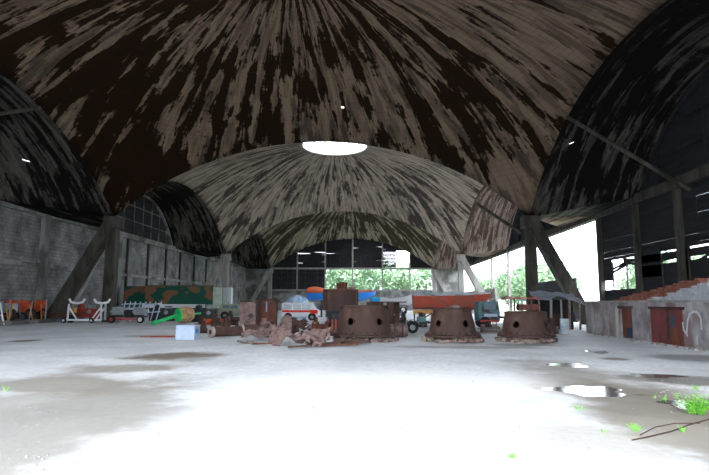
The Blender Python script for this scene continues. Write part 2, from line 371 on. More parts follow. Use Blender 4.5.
# ---------------- side walls ----------------
def wallbox(name,mt,boxes):
    m=MB()
    for (x0,x1,y0,y1,z0,z1) in boxes: m.box(((x0+x1)/2,(y0+y1)/2,(z0+z1)/2),(x1-x0,y1-y0,z1-z0))
    o=m.build(name,mt); struct(o); return o
YN=D1-36.4; YE=D1+72.8
wallbox('wall_left',M_block,[(-WX-.35,-WX,YN,YE,-.1,BEAM)])
def lunette(side,yc,mt,name):
    m=MB(); n=24; pts=[(side*(WX+.02),yc+LH*(-1+2*i/n),lun(-1+2*i/n)) for i in range(n+1)]
    m.poly(pts,.2,(side,0,0)); o=m.build(name,mt); struct(o)
for k,yc in enumerate(YC):
    lunette(-1,yc,M_board,'wall_left'); 
    lunette(1,yc,M_board,'wall_right')
    # pale arc rib and glazing bars on the lunette
    for side in (-1,1):
        m=MB(); n=24
        pts=[(side*(WX-.12),yc+LH*.98*(-1+2*i/n),lun(-1+2*i/n)-.12) for i in range(n+1)]
        for a,b in zip(pts,pts[1:]): m.bar(a,b,.22,.3,(1,0,0))
        for i in range(-3,4):
            t=i/4; m.bar((side*(WX-.08),yc+LH*t,BEAM),(side*(WX-.08),yc+LH*t,lun(t)-.1),.1)
        if side>0: pass
        for zz in (11.2,13):
            hw=math.sqrt(max(0,LR**2-(zz-LA+LR)**2)); m.bar((side*(WX-.08),yc-hw,zz),(side*(WX-.08),yc+hw,zz),.09)
        o=m.build('trim_1',M_conc if (side<0 and k) else M_board); struct(o)
# beams along both walls
wallbox('trim_2',M_conc,[(-WX-.1,-WX+.35,YN,YE,BEAM-.35,BEAM+.25),(-WX,-WX+.22,YN,YE,4.6,4.95)])
wallbox('trim_3',M_col,[(WX-.35,WX+.3,YN,YE,BEAM-.45,BEAM+.2)])
# left pilasters
m=MB(); 
for px,yy in ((126,262),(146.6,268),(164.4,272),(178.8,275),(193,278),(205,280)):
    p=PX(px,yy,-WX); m.box((-WX+.1,p.y,4.6),(.28,.22,9.2))
m.mi=1
for px,yy in ((43,230),(117,255),(216,275)):
    p=PX(px,yy,-WX); m.box((-WX+.2,p.y,4.6),(.4,.7,9.2))
for yy in (14,26,100,112): m.box((-WX+.15,yy,4.6),(.3,.4,9.2))
o=m.build('trim_4',[M_col,M_conc]); struct(o)
# right wall of the first bay: blackened boarding over a gap of broken windows
m=MB(); y0,y1=YN,D1-.6
yposts=[PX(602,260,WX).y,PX(640,260,WX).y,PX(683,250,WX).y,26,20,14]
zb=PX(625,258,WX).z
z=zb
while z<BEAM-.4:
    for a,b in zip([y1]+[q for q in (38.5,31.5,25,18)],[38.5,31.5,25,18,YN]):
        m.box((WX+.05+random.uniform(-.02,.02),(a+b)/2,z+.12),(.05,abs(a-b)-.02,.235+random.uniform(-.006,.006)))
    z+=.24
zt=zb+1.0
m.box((WX+.02,(YN+26)/2,zb-.7),(.05,26-YN,1.8));  m.box((WX+.02,(38.4+PX(613,270,WX).y)/2+2.4,zb-.6),(.05,4.8,1.6)) if 0 else None
ya_=PX(641,270,WX).y
m.box((WX+.02,(ya_+24)/2,zb-.35),(.05,ya_-24,.5)); m.box((WX+.02,(ya_+24)/2,zb-1.75),(.05,ya_-24,1.9)); m.box((WX+.02,(y1+PX(612,270,WX).y)/2,zb-.7),(.05,y1-PX(612,270,WX).y,1.8)); m.box((WX+.02,(PX(680,270,WX).y+PX(689,270,WX).y)/2,zb-.7),(.05,1.4,1.8)); m.box((WX+.02,(PX(641,270,WX).y+PX(662,270,WX).y)/2,zb-.7),(.05,2.6,1.8))
for i in range(9):   # broken boards and slats left in the window band
    yy=PX(random.choice((618,634,655,668,690,705)),270,WX).y; m.bar((WX+.03,yy-1.6,zb+random.uniform(-1.5,0)),(WX+.03,yy+1.6,zb+random.uniform(-1.5,0)),.06,.18)
o=m.build('wall_right',M_board); struct(o)
zlow=PX(625,289,WX).z
wallbox('wall_right',M_board,[(WX,WX+.25,YN,D1-1,-.1,zlow)])
m=MB()
for yy in yposts: m.box((WX-.1,yy,(BEAM)/2),(.4,.45,BEAM))
for yy in (PX(627,270,WX).y,PX(613,270,WX).y,PX(663,270,WX).y,PX(690,270,WX).y): m.box((WX,yy,3.8),(.1,.1,2.4))
o=m.build('trim_5',M_col); struct(o)
# right wall, second and third bays: open above a low boarded parapet
wallbox('wall_right',M_board,[(WX,WX+.2,PX(575,290,WX).y,PX(536,290,WX).y,-.1,PX(550,281,WX).z)])
wallbox('wall_right',M_colp,[(WX,WX+.3,D1+38,YE,-.1,4.0)])
m=MB()
for px in (509,492): m.box((WX,PX(px,280,WX).y,BEAM/2),(.35,.4,BEAM))
o=m.build('trim_6',M_colp); struct(o)
# ---------------- end wall ----------------
def ex(px): return PY(px,290,YE).x
def ez(py): return PY(354,py,YE).z
zbm=9.3; zs=ez(290)
wallbox('wall_back',M_conc,[(-WX,ex(437),YE,YE+.3,-.1,zs),(-WX,ex(271),YE,YE+.3,zs,zbm),(ex(437),ex(464),YE,YE+.3,-.1,zbm)])
wallbox('wall_back',M_board,[(ex(271),ex(325),YE+.05,YE+.15,zs,zbm-.2)])
wallbox('trim_7',M_colp,[(-WX,WX,YE-.15,YE+.3,zbm-.25,zbm+.15),(ex(271),ex(437),YE-.1,YE+.3,zs-.2,zs+.1)]+
  [(ex(x)-.16,ex(x)+.16,YE-.1,YE+.2,zs,dz(H*H+ex(x)**2)-.2) for x in (297,325,352.5,382.5,410,436)])
# arch lunette of the end wall: boards with slits, one pane missing
m=MB(); z=zbm+.05; xs=[ex(x) for x in (262,297,325,352.5,382.5,410,450)]
hx0,hx1=ex(396.5),ex(410); hz0=zbm; hz1=PY(400,251,YE).z
while z<16:
    hw=math.sqrt(max(0,R*R-H*H-(z-.2-ZC)**2)) if (z-.2-ZC)**2<R*R-H*H else 0
    if hw>0:
        for a,b in zip(xs,xs[1:]):
            a=max(a,-hw-1); b=min(b,hw+1)
            if b-a<.2: continue
            if b>hx0 and a<hx1 and z<hz1-.1:
                if a<hx0-.2: m.box(((a+hx0)/2,YE+.1,z),(hx0-a,.05,.28))
                continue
            tilt=random.uniform(-.02,.02) if random.random()<.15 else 0
            m.box(((a+b)/2,YE+.1,z),(b-a-.01,.05,.34 if random.random()<.94 else .28),M=Matrix.Rotation(tilt,3,'Y'))
    z+=.31
o=m.build('wall_back',M_board); struct(o)
m=MB()
for px in (330,340,361,371,388,402): m.box((ex(px),YE-.02,(zbm+12)/2),(.06,.06,12-zbm))
for px in range(275,325,6): m.box((ex(px),YE-.02,(zbm+zs)/2),(.07,.06,zbm-zs))
for zz in (6,7.2,8.3): m.box(((ex(271)+ex(325))/2,YE-.03,zz),(ex(325)-ex(271),.05,.07))
o=m.build('trim_8',M_col); struct(o)

# ================= objects =================
RUST=nmat('brown_rust',(.035,.018,.014),(.10,.055,.042),2.2,.5,.22,(1,1,.5),rough=.8,bump=.6,c3=(.06,.035,.03))
RUST2=nmat('red_rust',(.05,.018,.011),(.14,.05,.032),3,.5,.2,(1,1,.6),rough=.8,bump=.6)
RUST3=nmat('pinkish_rust',(.075,.045,.04),(.26,.175,.16),4,.5,.2,rough=.85,bump=.7)
RUSTD=nmat('dark_rust',(.02,.011,.009),(.08,.04,.03),3,.5,.2,rough=.85,bump=.5)
REDO=nmat('orange_red_paint',(.28,.025,.012),(.55,.08,.025),5,.5,.15,rough=.6,c3=(.12,.03,.02),s3=1.5)
REDM=nmat('dull_red_paint',(.28,.03,.02),(.38,.07,.05),5,.5,.2,rough=.6)
WHITE=nmat('white_paint',(.72,.74,.75),(.6,.62,.63),6,.5,.2,rough=.5,bump=.1)
GREEN=nmat('green_paint',(.01,.42,.10),(.03,.55,.16),5,.5,.2,rough=.45,bump=.2)
BLUEB=nmat('grey_blue_paint',(.36,.44,.55),(.44,.52,.62),5,.5,.2,rough=.6,bump=.2)
BLUE=nmat('bright_blue_paint',(.02,.16,.55),(.03,.24,.66),5,.5,.2,rough=.5,bump=.1)
SKYB=nmat('sky_blue_plastic',(.03,.38,.75),None,rough=.4,bump=0)
ORANGE=nmat('orange_paint',(.62,.13,.03),(.5,.09,.03),5,.5,.2,rough=.5,bump=.1)
YELL=nmat('yellow_paint',(.55,.28,.05),(.4,.17,.05),5,.5,.2,rough=.6)
GREY=nmat('grey_metal',(.16,.18,.19),(.28,.31,.33),5,.5,.2,rough=.6)
PALE=nmat('pale_grey_sheet',(.42,.46,.50),(.55,.60,.64),2,.5,.2,rough=.6,c3=(.25,.27,.28),s3=1)
BLACK=nmat('black_rubber',(.012,.012,.012),None,rough=.8,bump=.2)
DARKM=nmat('oily_black_metal',(.012,.014,.018),(.04,.04,.045),4,.5,.2,rough=.6)
TEAL=nmat('faded_teal_paint',(.05,.13,.14),(.12,.22,.24),4,.5,.2,rough=.6,c3=(.05,.04,.04),s3=1.5)
OLIVE=nmat('olive_paint',(.05,.07,.035),(.09,.11,.06),4,.5,.2)
REDH=nmat('weathered_red_hull',(.36,.05,.03),(.48,.10,.06),2,.5,.25,(1,1,2),rough=.6,c3=(.30,.09,.06),s3=1.2,bump=.2)
WOOD=nmat('weathered_timber',(.07,.05,.04),(.34,.27,.22),6,.5,.2,(1,1,3),bump=.6)
CAMO=nmat('camouflage_paint',(.005,.07,.045),(.18,.09,.045),.55,.54,.015,(1,.7,1.4),rough=.7,bump=.05,detail=1)
GLASS=nmat('vehicle_glass',(.10,.14,.17),(.2,.26,.3),1,.5,.3,rough=.15,bump=0,spec=.6)
BLUEW=nmat('blue_white_fabric',(.16,.30,.52),(.50,.62,.74),1.6,.5,.12,rough=.7,bump=.1)
LEAF=nmat('weed_leaf',(.12,.42,.03),(.2,.55,.06),8,.5,.2,rough=.6,bump=0)

def cylcone(m,r0,r1,h,n=72,nv=20,z0=0,holes=()):
    """upright cone wall with round portholes cut through it"""
    def fn(u,v): a=2*PI*u; r=r0+(r1-r0)*v; return (r*math.cos(a),r*math.sin(a),z0+h*v)
    g=[[m.b.verts.new(fn(i/n,j/nv)) for j in range(nv+1)] for i in range(n)]
    rm=(r0+r1)/2; H_=[]
    for (a,z,rr) in holes:
        for i in range(n):
            for j in range(nv+1):
                p=g[i][j].co; aa=math.atan2(p.y,p.x); da=(aa-a+PI)%(2*PI)-PI; s_=da*rm; t_=p.z-z; d=math.hypot(s_,t_)
                if abs(d-rr)<h/nv*.62 and d>1e-3:
                    k=rr/d; s2,t2=s_*k,t_*k; z2=z+t2; a2=a+s2/rm; r=r0+(r1-r0)*(z2-z0)/h; g[i][j].co=(r*math.cos(a2),r*math.sin(a2),z2)
    for i in range(n):
        for j in range(nv):
            q=[g[i][j],g[(i+1)%n][j],g[(i+1)%n][j+1],g[i][j+1]]; c=sum((v.co for v in q),Vector())/4
            ok=True
            for (a,z,rr) in holes:
                da=(math.atan2(c.y,c.x)-a+PI)%(2*PI)-PI
                if math.hypot(da*rm,c.z-z)<rr*.93: ok=False
            if ok: m._f(q)
def ringpipe(name,p,d,L,ro,ri,mt,label,cat,group=None,endm=None,flange=None):
    """hollow cylinder lying on the floor; open end towards -d"""
    d=Vector(d).normalized(); e=empty(name,p,0,label,cat,group)
    m=MB(); m.lathe((0,0,0),[(ri,.0),(ro,0),(ro,L),(ri,L),(ri,.0)],20,d,caps=False); m.lathe((0,0,0),[(ri*.98,L*.8),(ri*.98,L*.82)],20,d); m.build('barrel',mt,e,smooth=True)
    if flange:
        m=MB(); m.lathe(-d*.01,[(ri,-.04),(flange,-.04),(flange,.08),(ro+.005,.08)],20,d,caps=False); m.build('flange',endm or mt,e,smooth=True)
    return e
# ---- three rusty turrets ----
def turret(x,yb,rb,rtp,h,angs,holer,label,mt):
    p=G(x,yb); p.y+=rb; p.x=PY(x,300,p.y).x
    e=empty('gun_turret_base',p,0,label,'turret base'); 
    ca=math.atan2(CAM.y-p.y,CAM.x-p.x); b0=.32
    m=MB(); cylcone(m,rb*.93,rtp,h,z0=b0,holes=[(ca+a,b0+h*.48,holer) for a in angs]); o=m.build('casing',mt,e,solid=0); 
    for f in o.data.polygons: f.use_smooth=True
    q=o.modifiers.new('solid','SOLIDIFY'); q.thickness=.05; q.offset=-1
    m=MB(); m.lathe((0,0,b0),[(rb*.6,-.08),(rb*1.08,-.08),(rb*1.08,0),(rb*.94,.02),(rb*.6,.02),(rb*.6,-.08)],48,caps=False); m.build('base_flange',mt,e)
    m=MB(); m.lathe((0,0,b0+h),[(0.02,0),(rtp*1.04,0),(rtp*1.04,.05),(rtp*.9,.08),(.02,.10)],40,caps=False); m.build('top_plate',mt,e)
    for a in angs:
        rr=rb*.93+(rtp-rb*.93)*.48; c=Vector((rr*math.cos(ca+a),rr*math.sin(ca+a),b0+h*.48)); nrm=Vector((math.cos(ca+a),math.sin(ca+a),(rb*.93-rtp)/h)).normalized()
        m=MB(); m.lathe(c,[(holer*.95,-.02),(holer*1.18,-.02),(holer*1.18,.035),(holer*.95,.035),(holer*.95,-.02)],24,nrm,caps=False); m.build('porthole_rim',mt,e)
    for i in range(22):
        a=2*PI*i/22; m=MB(); m.lathe((rb*1.01*math.cos(a),rb*1.01*math.sin(a),b0+.01),[(.035,0),(.035,.05)],6); m.build('bolt',RUSTD,e)
    for i in range(24):
        a=2*PI*(i+.5)/24; ca_,sa_=math.cos(a),math.sin(a); r0=rb*.9; m=MB(); m.poly([(r0*ca_,r0*sa_,b0),(rb*1.05*ca_,rb*1.05*sa_,b0),(rb*.9*ca_,rb*.9*sa_,b0+.18)],.03,(-sa_,ca_,0)); m.build('gusset',mt,e)
    # timber and scrap it is bedded on
    m=MB()
    for i in range(46):
        a=random.uniform(0,2*PI); r=rb*random.uniform(.75,1.12); q=Vector((p.x+r*math.cos(a),p.y+r*math.sin(a),random.uniform(.05,.15)))
        m.box(q,(random.uniform(.12,.5),random.uniform(.08,.2),random.uniform(.06,.2)),M=Matrix.Rotation(a+random.uniform(-.8,.8)+PI/2,3,'Z')@Matrix.Rotation(random.uniform(-.35,.35),3,'Y'))
    m.mi=1
    for i in range(22):
        a=random.uniform(0,2*PI); r=rb*random.uniform(.8,1.1); q=Vector((p.x+r*math.cos(a),p.y+r*math.sin(a),.1)); m.box(q,(.3,.16,.12),M=Matrix.Rotation(a,3,'Z')@Matrix.Rotation(random.uniform(-.5,.5),3,'X'))
    o=m.build('scrap_bedding',[WOOD,RUST3]); return e,p
s_=lambda px,d:px*d/F
t1,p1=turret(364,343,1.36,1.10,1.22,(-.52,.62),.17,'widest rusty turret casing, left of the three, with two portholes',RUST)
t2,p2=turret(452,343.5,1.18,.86,1.08,(-.66,.62),.165,'middle rusty turret casing in front of the red boat',RUST)
t3,p3=turret(525,343.5,1.20,.92,.98,(-.42,1.0),.165,'right-hand rusty turret casing beside the concrete column',RUST)
for o,l,c in zip([k for k in bpy.data.objects if k.name.startswith('scrap_bedding')],('broken timber and scrap heaped under the left turret casing','broken timber and scrap heaped under the middle turret casing','broken timber and scrap heaped under the right turret casing'),'xxx'):
    tag(o,l,'rubble',kind='stuff')
# small gear on turret tops
e=empty('winch_frame',(p3.x-.15,p3.y,1.40),0,'rusty frame with a flat red canopy on the right turret','frame')
for sx,sy in ((-.42,-.3),(-.42,.3),(.35,-.3),(.35,.3)):
    m=MB(); m.bar((sx,sy,0),(sx,sy,.55),.06); m.build('leg',RUST,e)
m=MB(); m.box((-.05,0,.58),(1.5,.9,.05)); m.build('canopy',REDM,e)
m=MB(); m.box((.25,0,.16),(.9,.55,.28)); m.build('gear_box',RUST2,e,bevel=.02)
m=MB(); m.grid(lambda u,v:((u-.5)*.9,(v-.5)*.7,.03+.12*math.sin(PI*u)*math.sin(PI*v)+.03*math.sin(9*u+5*v)),10,8)
tag(m.build('crumpled_sheet',RUST3,None,(p2.x+.05,p2.y,1.50),solid=.02),'crumpled rusty sheet lying on top of the middle turret','metal sheet')
# ---- riveted tank on a dark stand ----
Y=32.0; c=PY(340,310,Y); z0=c.z; hh=s_(20,Y); r=s_(17.5,Y)
e=empty('steel_stand',(c.x,Y+.4,0),0,'black steel stand under the rusty tank behind the left turret','stand')
for sx,sy in ((-.7,-.5),(.7,-.5),(-.7,.5),(.7,.5)):
    m=MB(); m.bar((sx,sy,0),(sx,sy,z0-.1),.12); m.build('leg',DARKM,e)
m=MB(); m.box((0,0,z0-.06),(1.7,1.3,.1)); m.build('deck',DARKM,e)
m=MB(); m.box((0,.1,z0*.5),(1.2,.8,z0-.2)); m.build('fuel_drum',BLUEB if False else DARKM,e,bevel=.1)
e=empty('riveted_tank',(c.x,Y+.4,z0),0,'squat rusty riveted tank with valve gear on its lid','tank')
m=MB(); m.lathe((0,0,0),[(r,0),(r,hh)],14); m.build('shell',RUST,e)
m=MB(); m.lathe((0,0,hh*.95),[(r*1.03,0),(r*1.03,.08)],28); m.build('rim',RUST2,e)
for i in range(14):
    a=2*PI*i/14; m=MB(); m.bar((r*math.cos(a),r*math.sin(a),.02),(r*math.cos(a),r*math.sin(a),hh*.93),.05); m.build('stiffener',RUST,e)
for dx,hg in ((-.12,.36),(.08,.42),(.3,.40)):
    m=MB(); m.lathe((dx,-.2,hh+.05),[(.11,0),(.11,hg*.7),(.14,hg*.7),(.14,hg)],12); m.build('valve',RUST2,e)
m=MB(); m.box((.6,0,hh+.1),(.7,.5,.14)); m.build('hatch',RUST3,e,bevel=.02)
# orange-red gear under the tank
e=empty('cable_winch',G(322,337)+Vector((0,1.0,0)),.2,'orange-red winch with a round drum left of the wide turret','winch')
m=MB(); m.lathe((-.35,0,.42),[(.36,-.06),(.36,0),(.2,0),(.2,.5),(.36,.5),(.36,.56)],20,(1,.2,0)); m.build('drum',RUST2,e)
m=MB(); m.lathe((-.52,0,.42),[(.28,0),(.28,.06),(.08,.08)],20,(1,.2,0)); m.build('brake_disc',YELL,e)
for i in range(3):
    m=MB(); m.bar((.2+.2*i,-.2,0),(.25+.2*i,.1,.85),.09); m.build('bracket',REDO,e)
m=MB(); m.box((.1,0,.06),(1.5,.7,.12)); m.build('base',RUSTD,e)
# half-round housing and lying drum right of turret 1
Y=29; c=PY(397,336,Y)
e=empty('curved_shield',(c.x,Y,0),0,'tall curved rusty shield with a flat roof plate right of the wide turret','gun shield')
m=MB(); m.lathe((0,0,0),[(.52,0),(.52,1.75)],16,caps=False,a0=-1.9,a1=1.2); m.build('shield',RUST,e,solid=.04)
m=MB(); m.box((-.45,0,1.78),(1.9,1.1,.05)); m.build('roof_plate',RUSTD,e)
m=MB(); m.box((-.5,.2,.7),(.6,.5,1.1)); m.build('machine_block',DARKM,e,bevel=.03)
m=MB(); m.box((-.45,-.07,1.1),(.7,.06,.12)); m.build('cross_rail',RUST3,e)
c=G(398,338); e=empty('lying_drum',(c.x,c.y+.4,.34),0,'dented brown drum lying between the left and middle turrets','drum')
m=MB(); m.lathe((-.5,0,0),[(.02,0),(.3,.02),(.34,.15),(.36,.5),(.34,.85),(.3,1.0),(.02,1.02)],20,(1,.15,0),caps=False); m.build('drum_body',RUST3,e,smooth=True)
for k in (.3,.7):
    m=MB(); m.lathe((-.5,0,0),[(.35,k-.03),(.38,k-.03),(.38,k+.03),(.35,k+.03)],20,(1,.15,0)); m.build('hoop',RUST,e)
# blue drum on crate
Y=36; c=PY(375,302,Y); z0=c.z
e=empty('steel_crate',(c.x,Y,0),0,'brown steel crate behind the left turret, carrying the blue tub','crate')
m=MB(); m.box((0,0,z0/2),(1.1,.9,z0)); m.build('crate_body',RUST,e,bevel=.02); m=MB(); m.box((0,-.47,z0/2),(.9,.03,.12)); m.build('rib',RUSTD,e)
m=MB(); m.lathe((c.x,Y,z0),[(.30,0),(.34,.05),(.36,.26),(.33,.31),(.02,.33)],20,caps=True)
tag(m.build('plastic_tub',SKYB,smooth=True),'bright blue plastic tub on the crate behind the turrets','tub')

# ---- rust boxes left of centre ----
def rbox(name,x0,x1,yt,yb,dp,mt,label,cat='casing',extra=None,rz=0):
    c=G((x0+x1)/2,yb)+Vector((0,.8,0)); Y=c.y+dp/2; w=s_(x1-x0,c.y); h=CAM.z+(303-yt)*c.y/F
    e=empty(name,(PY((x0+x1)/2,300,c.y).x,Y,0),rz,label,cat)
    m=MB(); m.box((0,0,h/2),(w,dp,h)); m.build('body',mt,e,bevel=.03)
    m=MB(); m.box((0,0,h+.03),(w*1.04,dp*1.04,.06)); m.build('rim',RUSTD if extra!='pale' else YELL,e)
    return e,w,h,dp
e,w,h,d=rbox('boiler_casing',240,256,303,333,.9,RUST3,'pale brown upright casing, left one of the rusty pair')
m=MB(); m.tube((.2,-d/2-.02,h*.55),(.2,-d/2-.16,h*.55),.13); m.build('outlet',DARKM,e)
for k in (-.3,0,.3):
    m=MB(); m.bar((k,-d/2-.02,.1),(k,-d/2-.02,h-.1),.05); m.build('rib',RUST3,e)
e,w,h,d=rbox('boiler_casing',257,275,301,332,1.0,RUST2,'taller red-brown upright casing, right one of the rusty pair')
for k in (-.35,.3):
    m=MB(); m.tube((k,-d/2-.01,h-.25),(k,-d/2-.08,h-.25),.12); m.build('port',DARKM,e)
m=MB(); m.bar((.05,-d/2-.03,h-.1),(.05,-d/2-.03,h-.7),.07); m.build('lug',GREY,e)
# ---- hollow shells lying ----
def lie(px,py,r,L,dirv,mt,label,ri=None,endm=None,name='hollow_shaft',fl=None):
    c=G(px,py+r*F/30,0); c.z=r if not fl else fl
    return ringpipe(name,c,dirv,L,r,ri or r*.5,mt,label,'pipe',endm=endm,flange=fl)
PRING=nmat('pale_worn_rim',(.30,.24,.22),(.42,.36,.34),5,.5,.2)
lie(211,333.5,.24,1.7,(.66,.75,0),RUST,'fat rusty hollow shaft with a pale ring end beside the grey-blue box',ri=.12,endm=PRING,fl=.28)
lie(241,331,.27,1.0,(.8,.6,0),RUST,'rusty hollow shaft with a flanged end below the pale upright casing',ri=.11,endm=PRING,fl=.31)
lie(203,321,.22,1.6,(.85,.5,0),REDO,'orange-red painted pipe with an open end right of the green buoy',ri=.12,endm=YELL,fl=.23)
for (px,py,r,L,dv,mt,l) in ((222,322,.18,1.3,(.9,-.25,0),RUSTD,'thin dark rusty pipe lying behind the fat hollow shaft'),(232,318,.2,1.1,(.7,.6,0),RUST,'short brown pipe behind the pale upright casing'),
    (196,331,.13,.9,(.8,.5,0),RUSTD,'small dark pipe stub right of the grey-blue box')):
    lie(px,py,r,L,dv,mt,l)
# heap of small cast parts: machine parts, each its own
def _():pass
def casting(px,py,sc,mt,label,rz=0):
    c=G(px,py); e=empty('machine_part',c,rz,label,'machine part')
    m=MB(); m.box((0,0,.16*sc),(.7*sc,.5*sc,.32*sc),taper=(.8,.8)); m.build('housing',mt,e,bevel=.03)
    m=MB(); m.lathe((.1*sc,0,.3*sc),[(.2*sc,0),(.2*sc,.18*sc),(.12*sc,.2*sc),(.12*sc,.4*sc)],14); m.build('hub',mt,e)
    m=MB(); m.lathe((-.3*sc,-.26*sc,.2*sc),[(.16*sc,0),(.16*sc,.06*sc)],14,(0,-1,0)); m.build('cover',RUST3,e)
    return e
casting(224,333,1.2,RUST,'rusty casting with an upright hub between the two hollow shafts',.4)
casting(262,333,1.2,RUST3,'pale rusty casting leaning before the taller upright casing',-.5)
casting(229,321,1.3,RUSTD,'dark casting behind the hollow shafts',1)
casting(292,332,1.2,RUST,'large brown casting behind the crumpled plates',.2)
casting(282,334,1.2,DARKM,'black oily casting among the crumpled plates',.9)
casting(312,340,1.1,RUST2,'red-brown casting at the foot of the orange-red winch',.3)
for px,py,sc,mt,l,rz in ((200,329,1.1,RUSTD,'dark casting just right of the grey-blue box',.7),(216,327,1.3,RUST,'brown casting behind the fat hollow shaft',2),(250,334,1.0,RUST3,'pale pinkish casting below the pale upright casing',1.2),
    (235,334,.8,RUSTD,'small dark casting between the hollow shafts and the scrap row',.1),(272,335,1.0,RUSTD,'small dark casting before the taller upright casing',2.2),    (314,330,1.1,RUST2,'red-brown casting below the van\'s right end',.4),(402,331,1.0,RUSTD,'dark casting behind the dented brown drum',.6),(420,327,1.5,DARKM,'black casting behind the trailer wheel',1.0),(404,326,1.3,RUST,'brown casting below the white motorboat',2.0),
    (487,333,1.0,RUSTD,'small rusty casting left of the right turret',.3),(552,334,1.3,RUST,'rusty casting right of the right turret',1.1)):
    casting(px,py,sc,mt,l,rz)
# ---- crumpled plates ----
def plate(px,py,w,d,h,mt,label,rz=0,tilt=0,seed=1):
    rr=random.Random(seed); c=G(px,py); A=[rr.uniform(0,6) for _ in range(6)]
    m=MB()
    def fn(u,v):
        x=(u-.5)*w; y=(v-.5)*d
        z=h*.62*(.5+.5*math.sin(3.5*u+A[0])*math.cos(2.5*v+A[1]))+.12*h*math.sin(11*u+A[2])+.1*h*math.cos(9*v+A[3]+5*u)+tilt*v*d*.6
        cut=.06*math.sin(17*u+A[4]); return (x+cut*math.sin(13*v),y+.08*math.sin(15*u+A[5])*(v>.9 or v<.1)*1.0,max(.02,z))
    m.grid(fn,18,12); 
    for v in m.b.verts: v.co+=Vector((rr.uniform(-.02,.02),rr.uniform(-.02,.02),abs(rr.uniform(0,.03))))
    for f in list(m.b.faces):
        q=f.calc_center_median()
        if (abs(q.x)>w*.38 and rr.random()<.45) or (abs(q.y)>d*.38 and rr.random()<.35): m.b.faces.remove(f)
    bmesh.ops.delete(m.b,geom=[v for v in m.b.verts if not v.link_faces],context='VERTS')
    o=m.build('crumpled_plate',mt,None,(c.x,c.y+d*.4,0),solid=.025); o.rotation_euler.z=rz; tag(o,label,'metal plate'); return o
plate(256,341,1.5,.9,.55,RUST3,'crumpled rusty plate at the left end of the scrap row',.2,.2,1)
plate(269,338,1.4,.8,.7,RUST3,'tall folded rusty plate in front of the taller upright casing',-.1,.5,2)
plate(284,346,1.4,.9,.75,RUST3,'pinkish peaked plate standing highest in the scrap row',.3,.7,3)
plate(308,347,1.7,1.1,.8,RUST3,'broad bent rusty plate with a round hump',-.15,.3,4)
plate(327,346,1.7,.8,.4,RUST,'flat brown plate just left of the wide turret',.05,.1,5)
plate(297,335,1.1,.7,.8,RUST,'dark brown plate leaning behind the broad bent plate',.6,.9,6)
plate(345,345.5,1.8,.5,.25,RUST,'low strip of torn rusty metal before the wide turret',.05,.0,7)
plate(246,344,.8,.5,.18,WOOD,'small grey-brown scrap lying apart at the row\'s left',.4,0,8)
m=MB(); c=G(286,337); m.poly([(-.28,0,0),(.3,0,0),(.25,.05,1.05),(-.12,.06,1.1),(-.3,.03,.8)],.03,(0,1,0))
tag(m.build('upright_plate',RUST3,None,(c.x,c.y,0)),'upright torn plate below the white van','metal plate')
for i,(px,py,dx,dy) in enumerate(((318,343,1.3,.35),(338,347,1.6,-.1),(300,349,.9,.2),(262,346,.8,-.2))):
    c=G(px,py); m=MB(); m.bar((c.x-dx/2,c.y-dy/2,.08),(c.x+dx/2,c.y+dy/2,.12 if i else .5),.1,.07)
    tag(m.build('bent_bar',RUST2 if i%2 else RUST),['bar sticking up slantwise right of the scrap row','long bar lying before the wide turret','short bar at the foot of the humped plate','short bar near the left of the scrap row'][i],'metal bar')

# ---- grey-blue box, red plates ----
c=G(185,340); e=empty('equipment_box',(c.x,c.y+.35,0),-.05,'grey-blue painted steel box standing on the open floor','box')
w=s_(19.5,c.y); m=MB(); m.box((0,0,.32),(w,.7,.64)); m.build('body',BLUEB,e,bevel=.015); m=MB(); m.box((0,0,.65),(w+.03,.73,.03)); m.build('lid',BLUEB,e)
m=MB(); m.box((w/2+.015,-.1,.4),(.03,.3,.2)); m.build('side_panel',BLUE,e)
c=G(158,337); m=MB(); m.poly([(-.9,-.05,.0),(.8,-.3,0),(.85,.35,0),(.1,.45,0)],.03,(0,0,1)); m.poly([(-.3,-.25,.035),(.7,-.25,.035),(.8,.1,.05)],.03,(0,0,1))
tag(m.build('red_plate',REDM,None,(c.x,c.y,0)),'flat dull red steel sheet on the floor left of the grey-blue box','metal sheet')

# ---- green buoy ----
Y=41.5; c=PY(177.5,314.5,Y); ax=Vector((.62,.78,.06)).normalized()
e=empty('navigation_buoy',(c.x,Y,-.06),0,'green navigation buoy lying on its side with a long tail tube','buoy')
cz=c.z
m=MB(); m.lathe((0,0,cz),[(.02,-.03),(.50,0),(.53,.04),(.53,.12)],28,ax,caps=False); m.build('end_plate',GREEN,e,smooth=True)
m=MB(); m.lathe((0,0,cz),[(.53,.12),(.60,.35),(.62,.75),(.56,1.1),(.42,1.3),(.02,1.34)],28,ax,caps=False); m.build('float_drum',nmat('worn_buoy_paint',(.30,.10,.05),(.36,.30,.17),5,.5,.1,rough=.7,c3=(.45,.35,.1),s3=1.5),e,smooth=True)
tip=PY(153,322.5,Y-2.2)-Vector((c.x,Y,0)); base=Vector((0,0,cz)); dv=(tip-base).normalized(); L=(tip-base).length
m=MB(); m.lathe(base,[(.13,0),(.13,L),(.085,L),(.085,L-.5)],16,dv,caps=False); m.build('tail_tube',GREEN,e,smooth=True)
m=MB(); m.lathe(base,[(.13,L-.16),(.18,L-.16),(.18,L),(.12,L)],16,dv,caps=False); m.build('collar',GREEN,e)
m=MB(); m.tube(base+ax*1.3,base+ax*2.1,.07); m.build('spigot',GREEN,e)

# ---- kerb along the left wall ----
m=MB(); m.box((-22.75,(YN+D1+4)/2,.15),(1.9,D1+4-YN,.3)); o=m.build('trim_10',M_conc); struct(o)
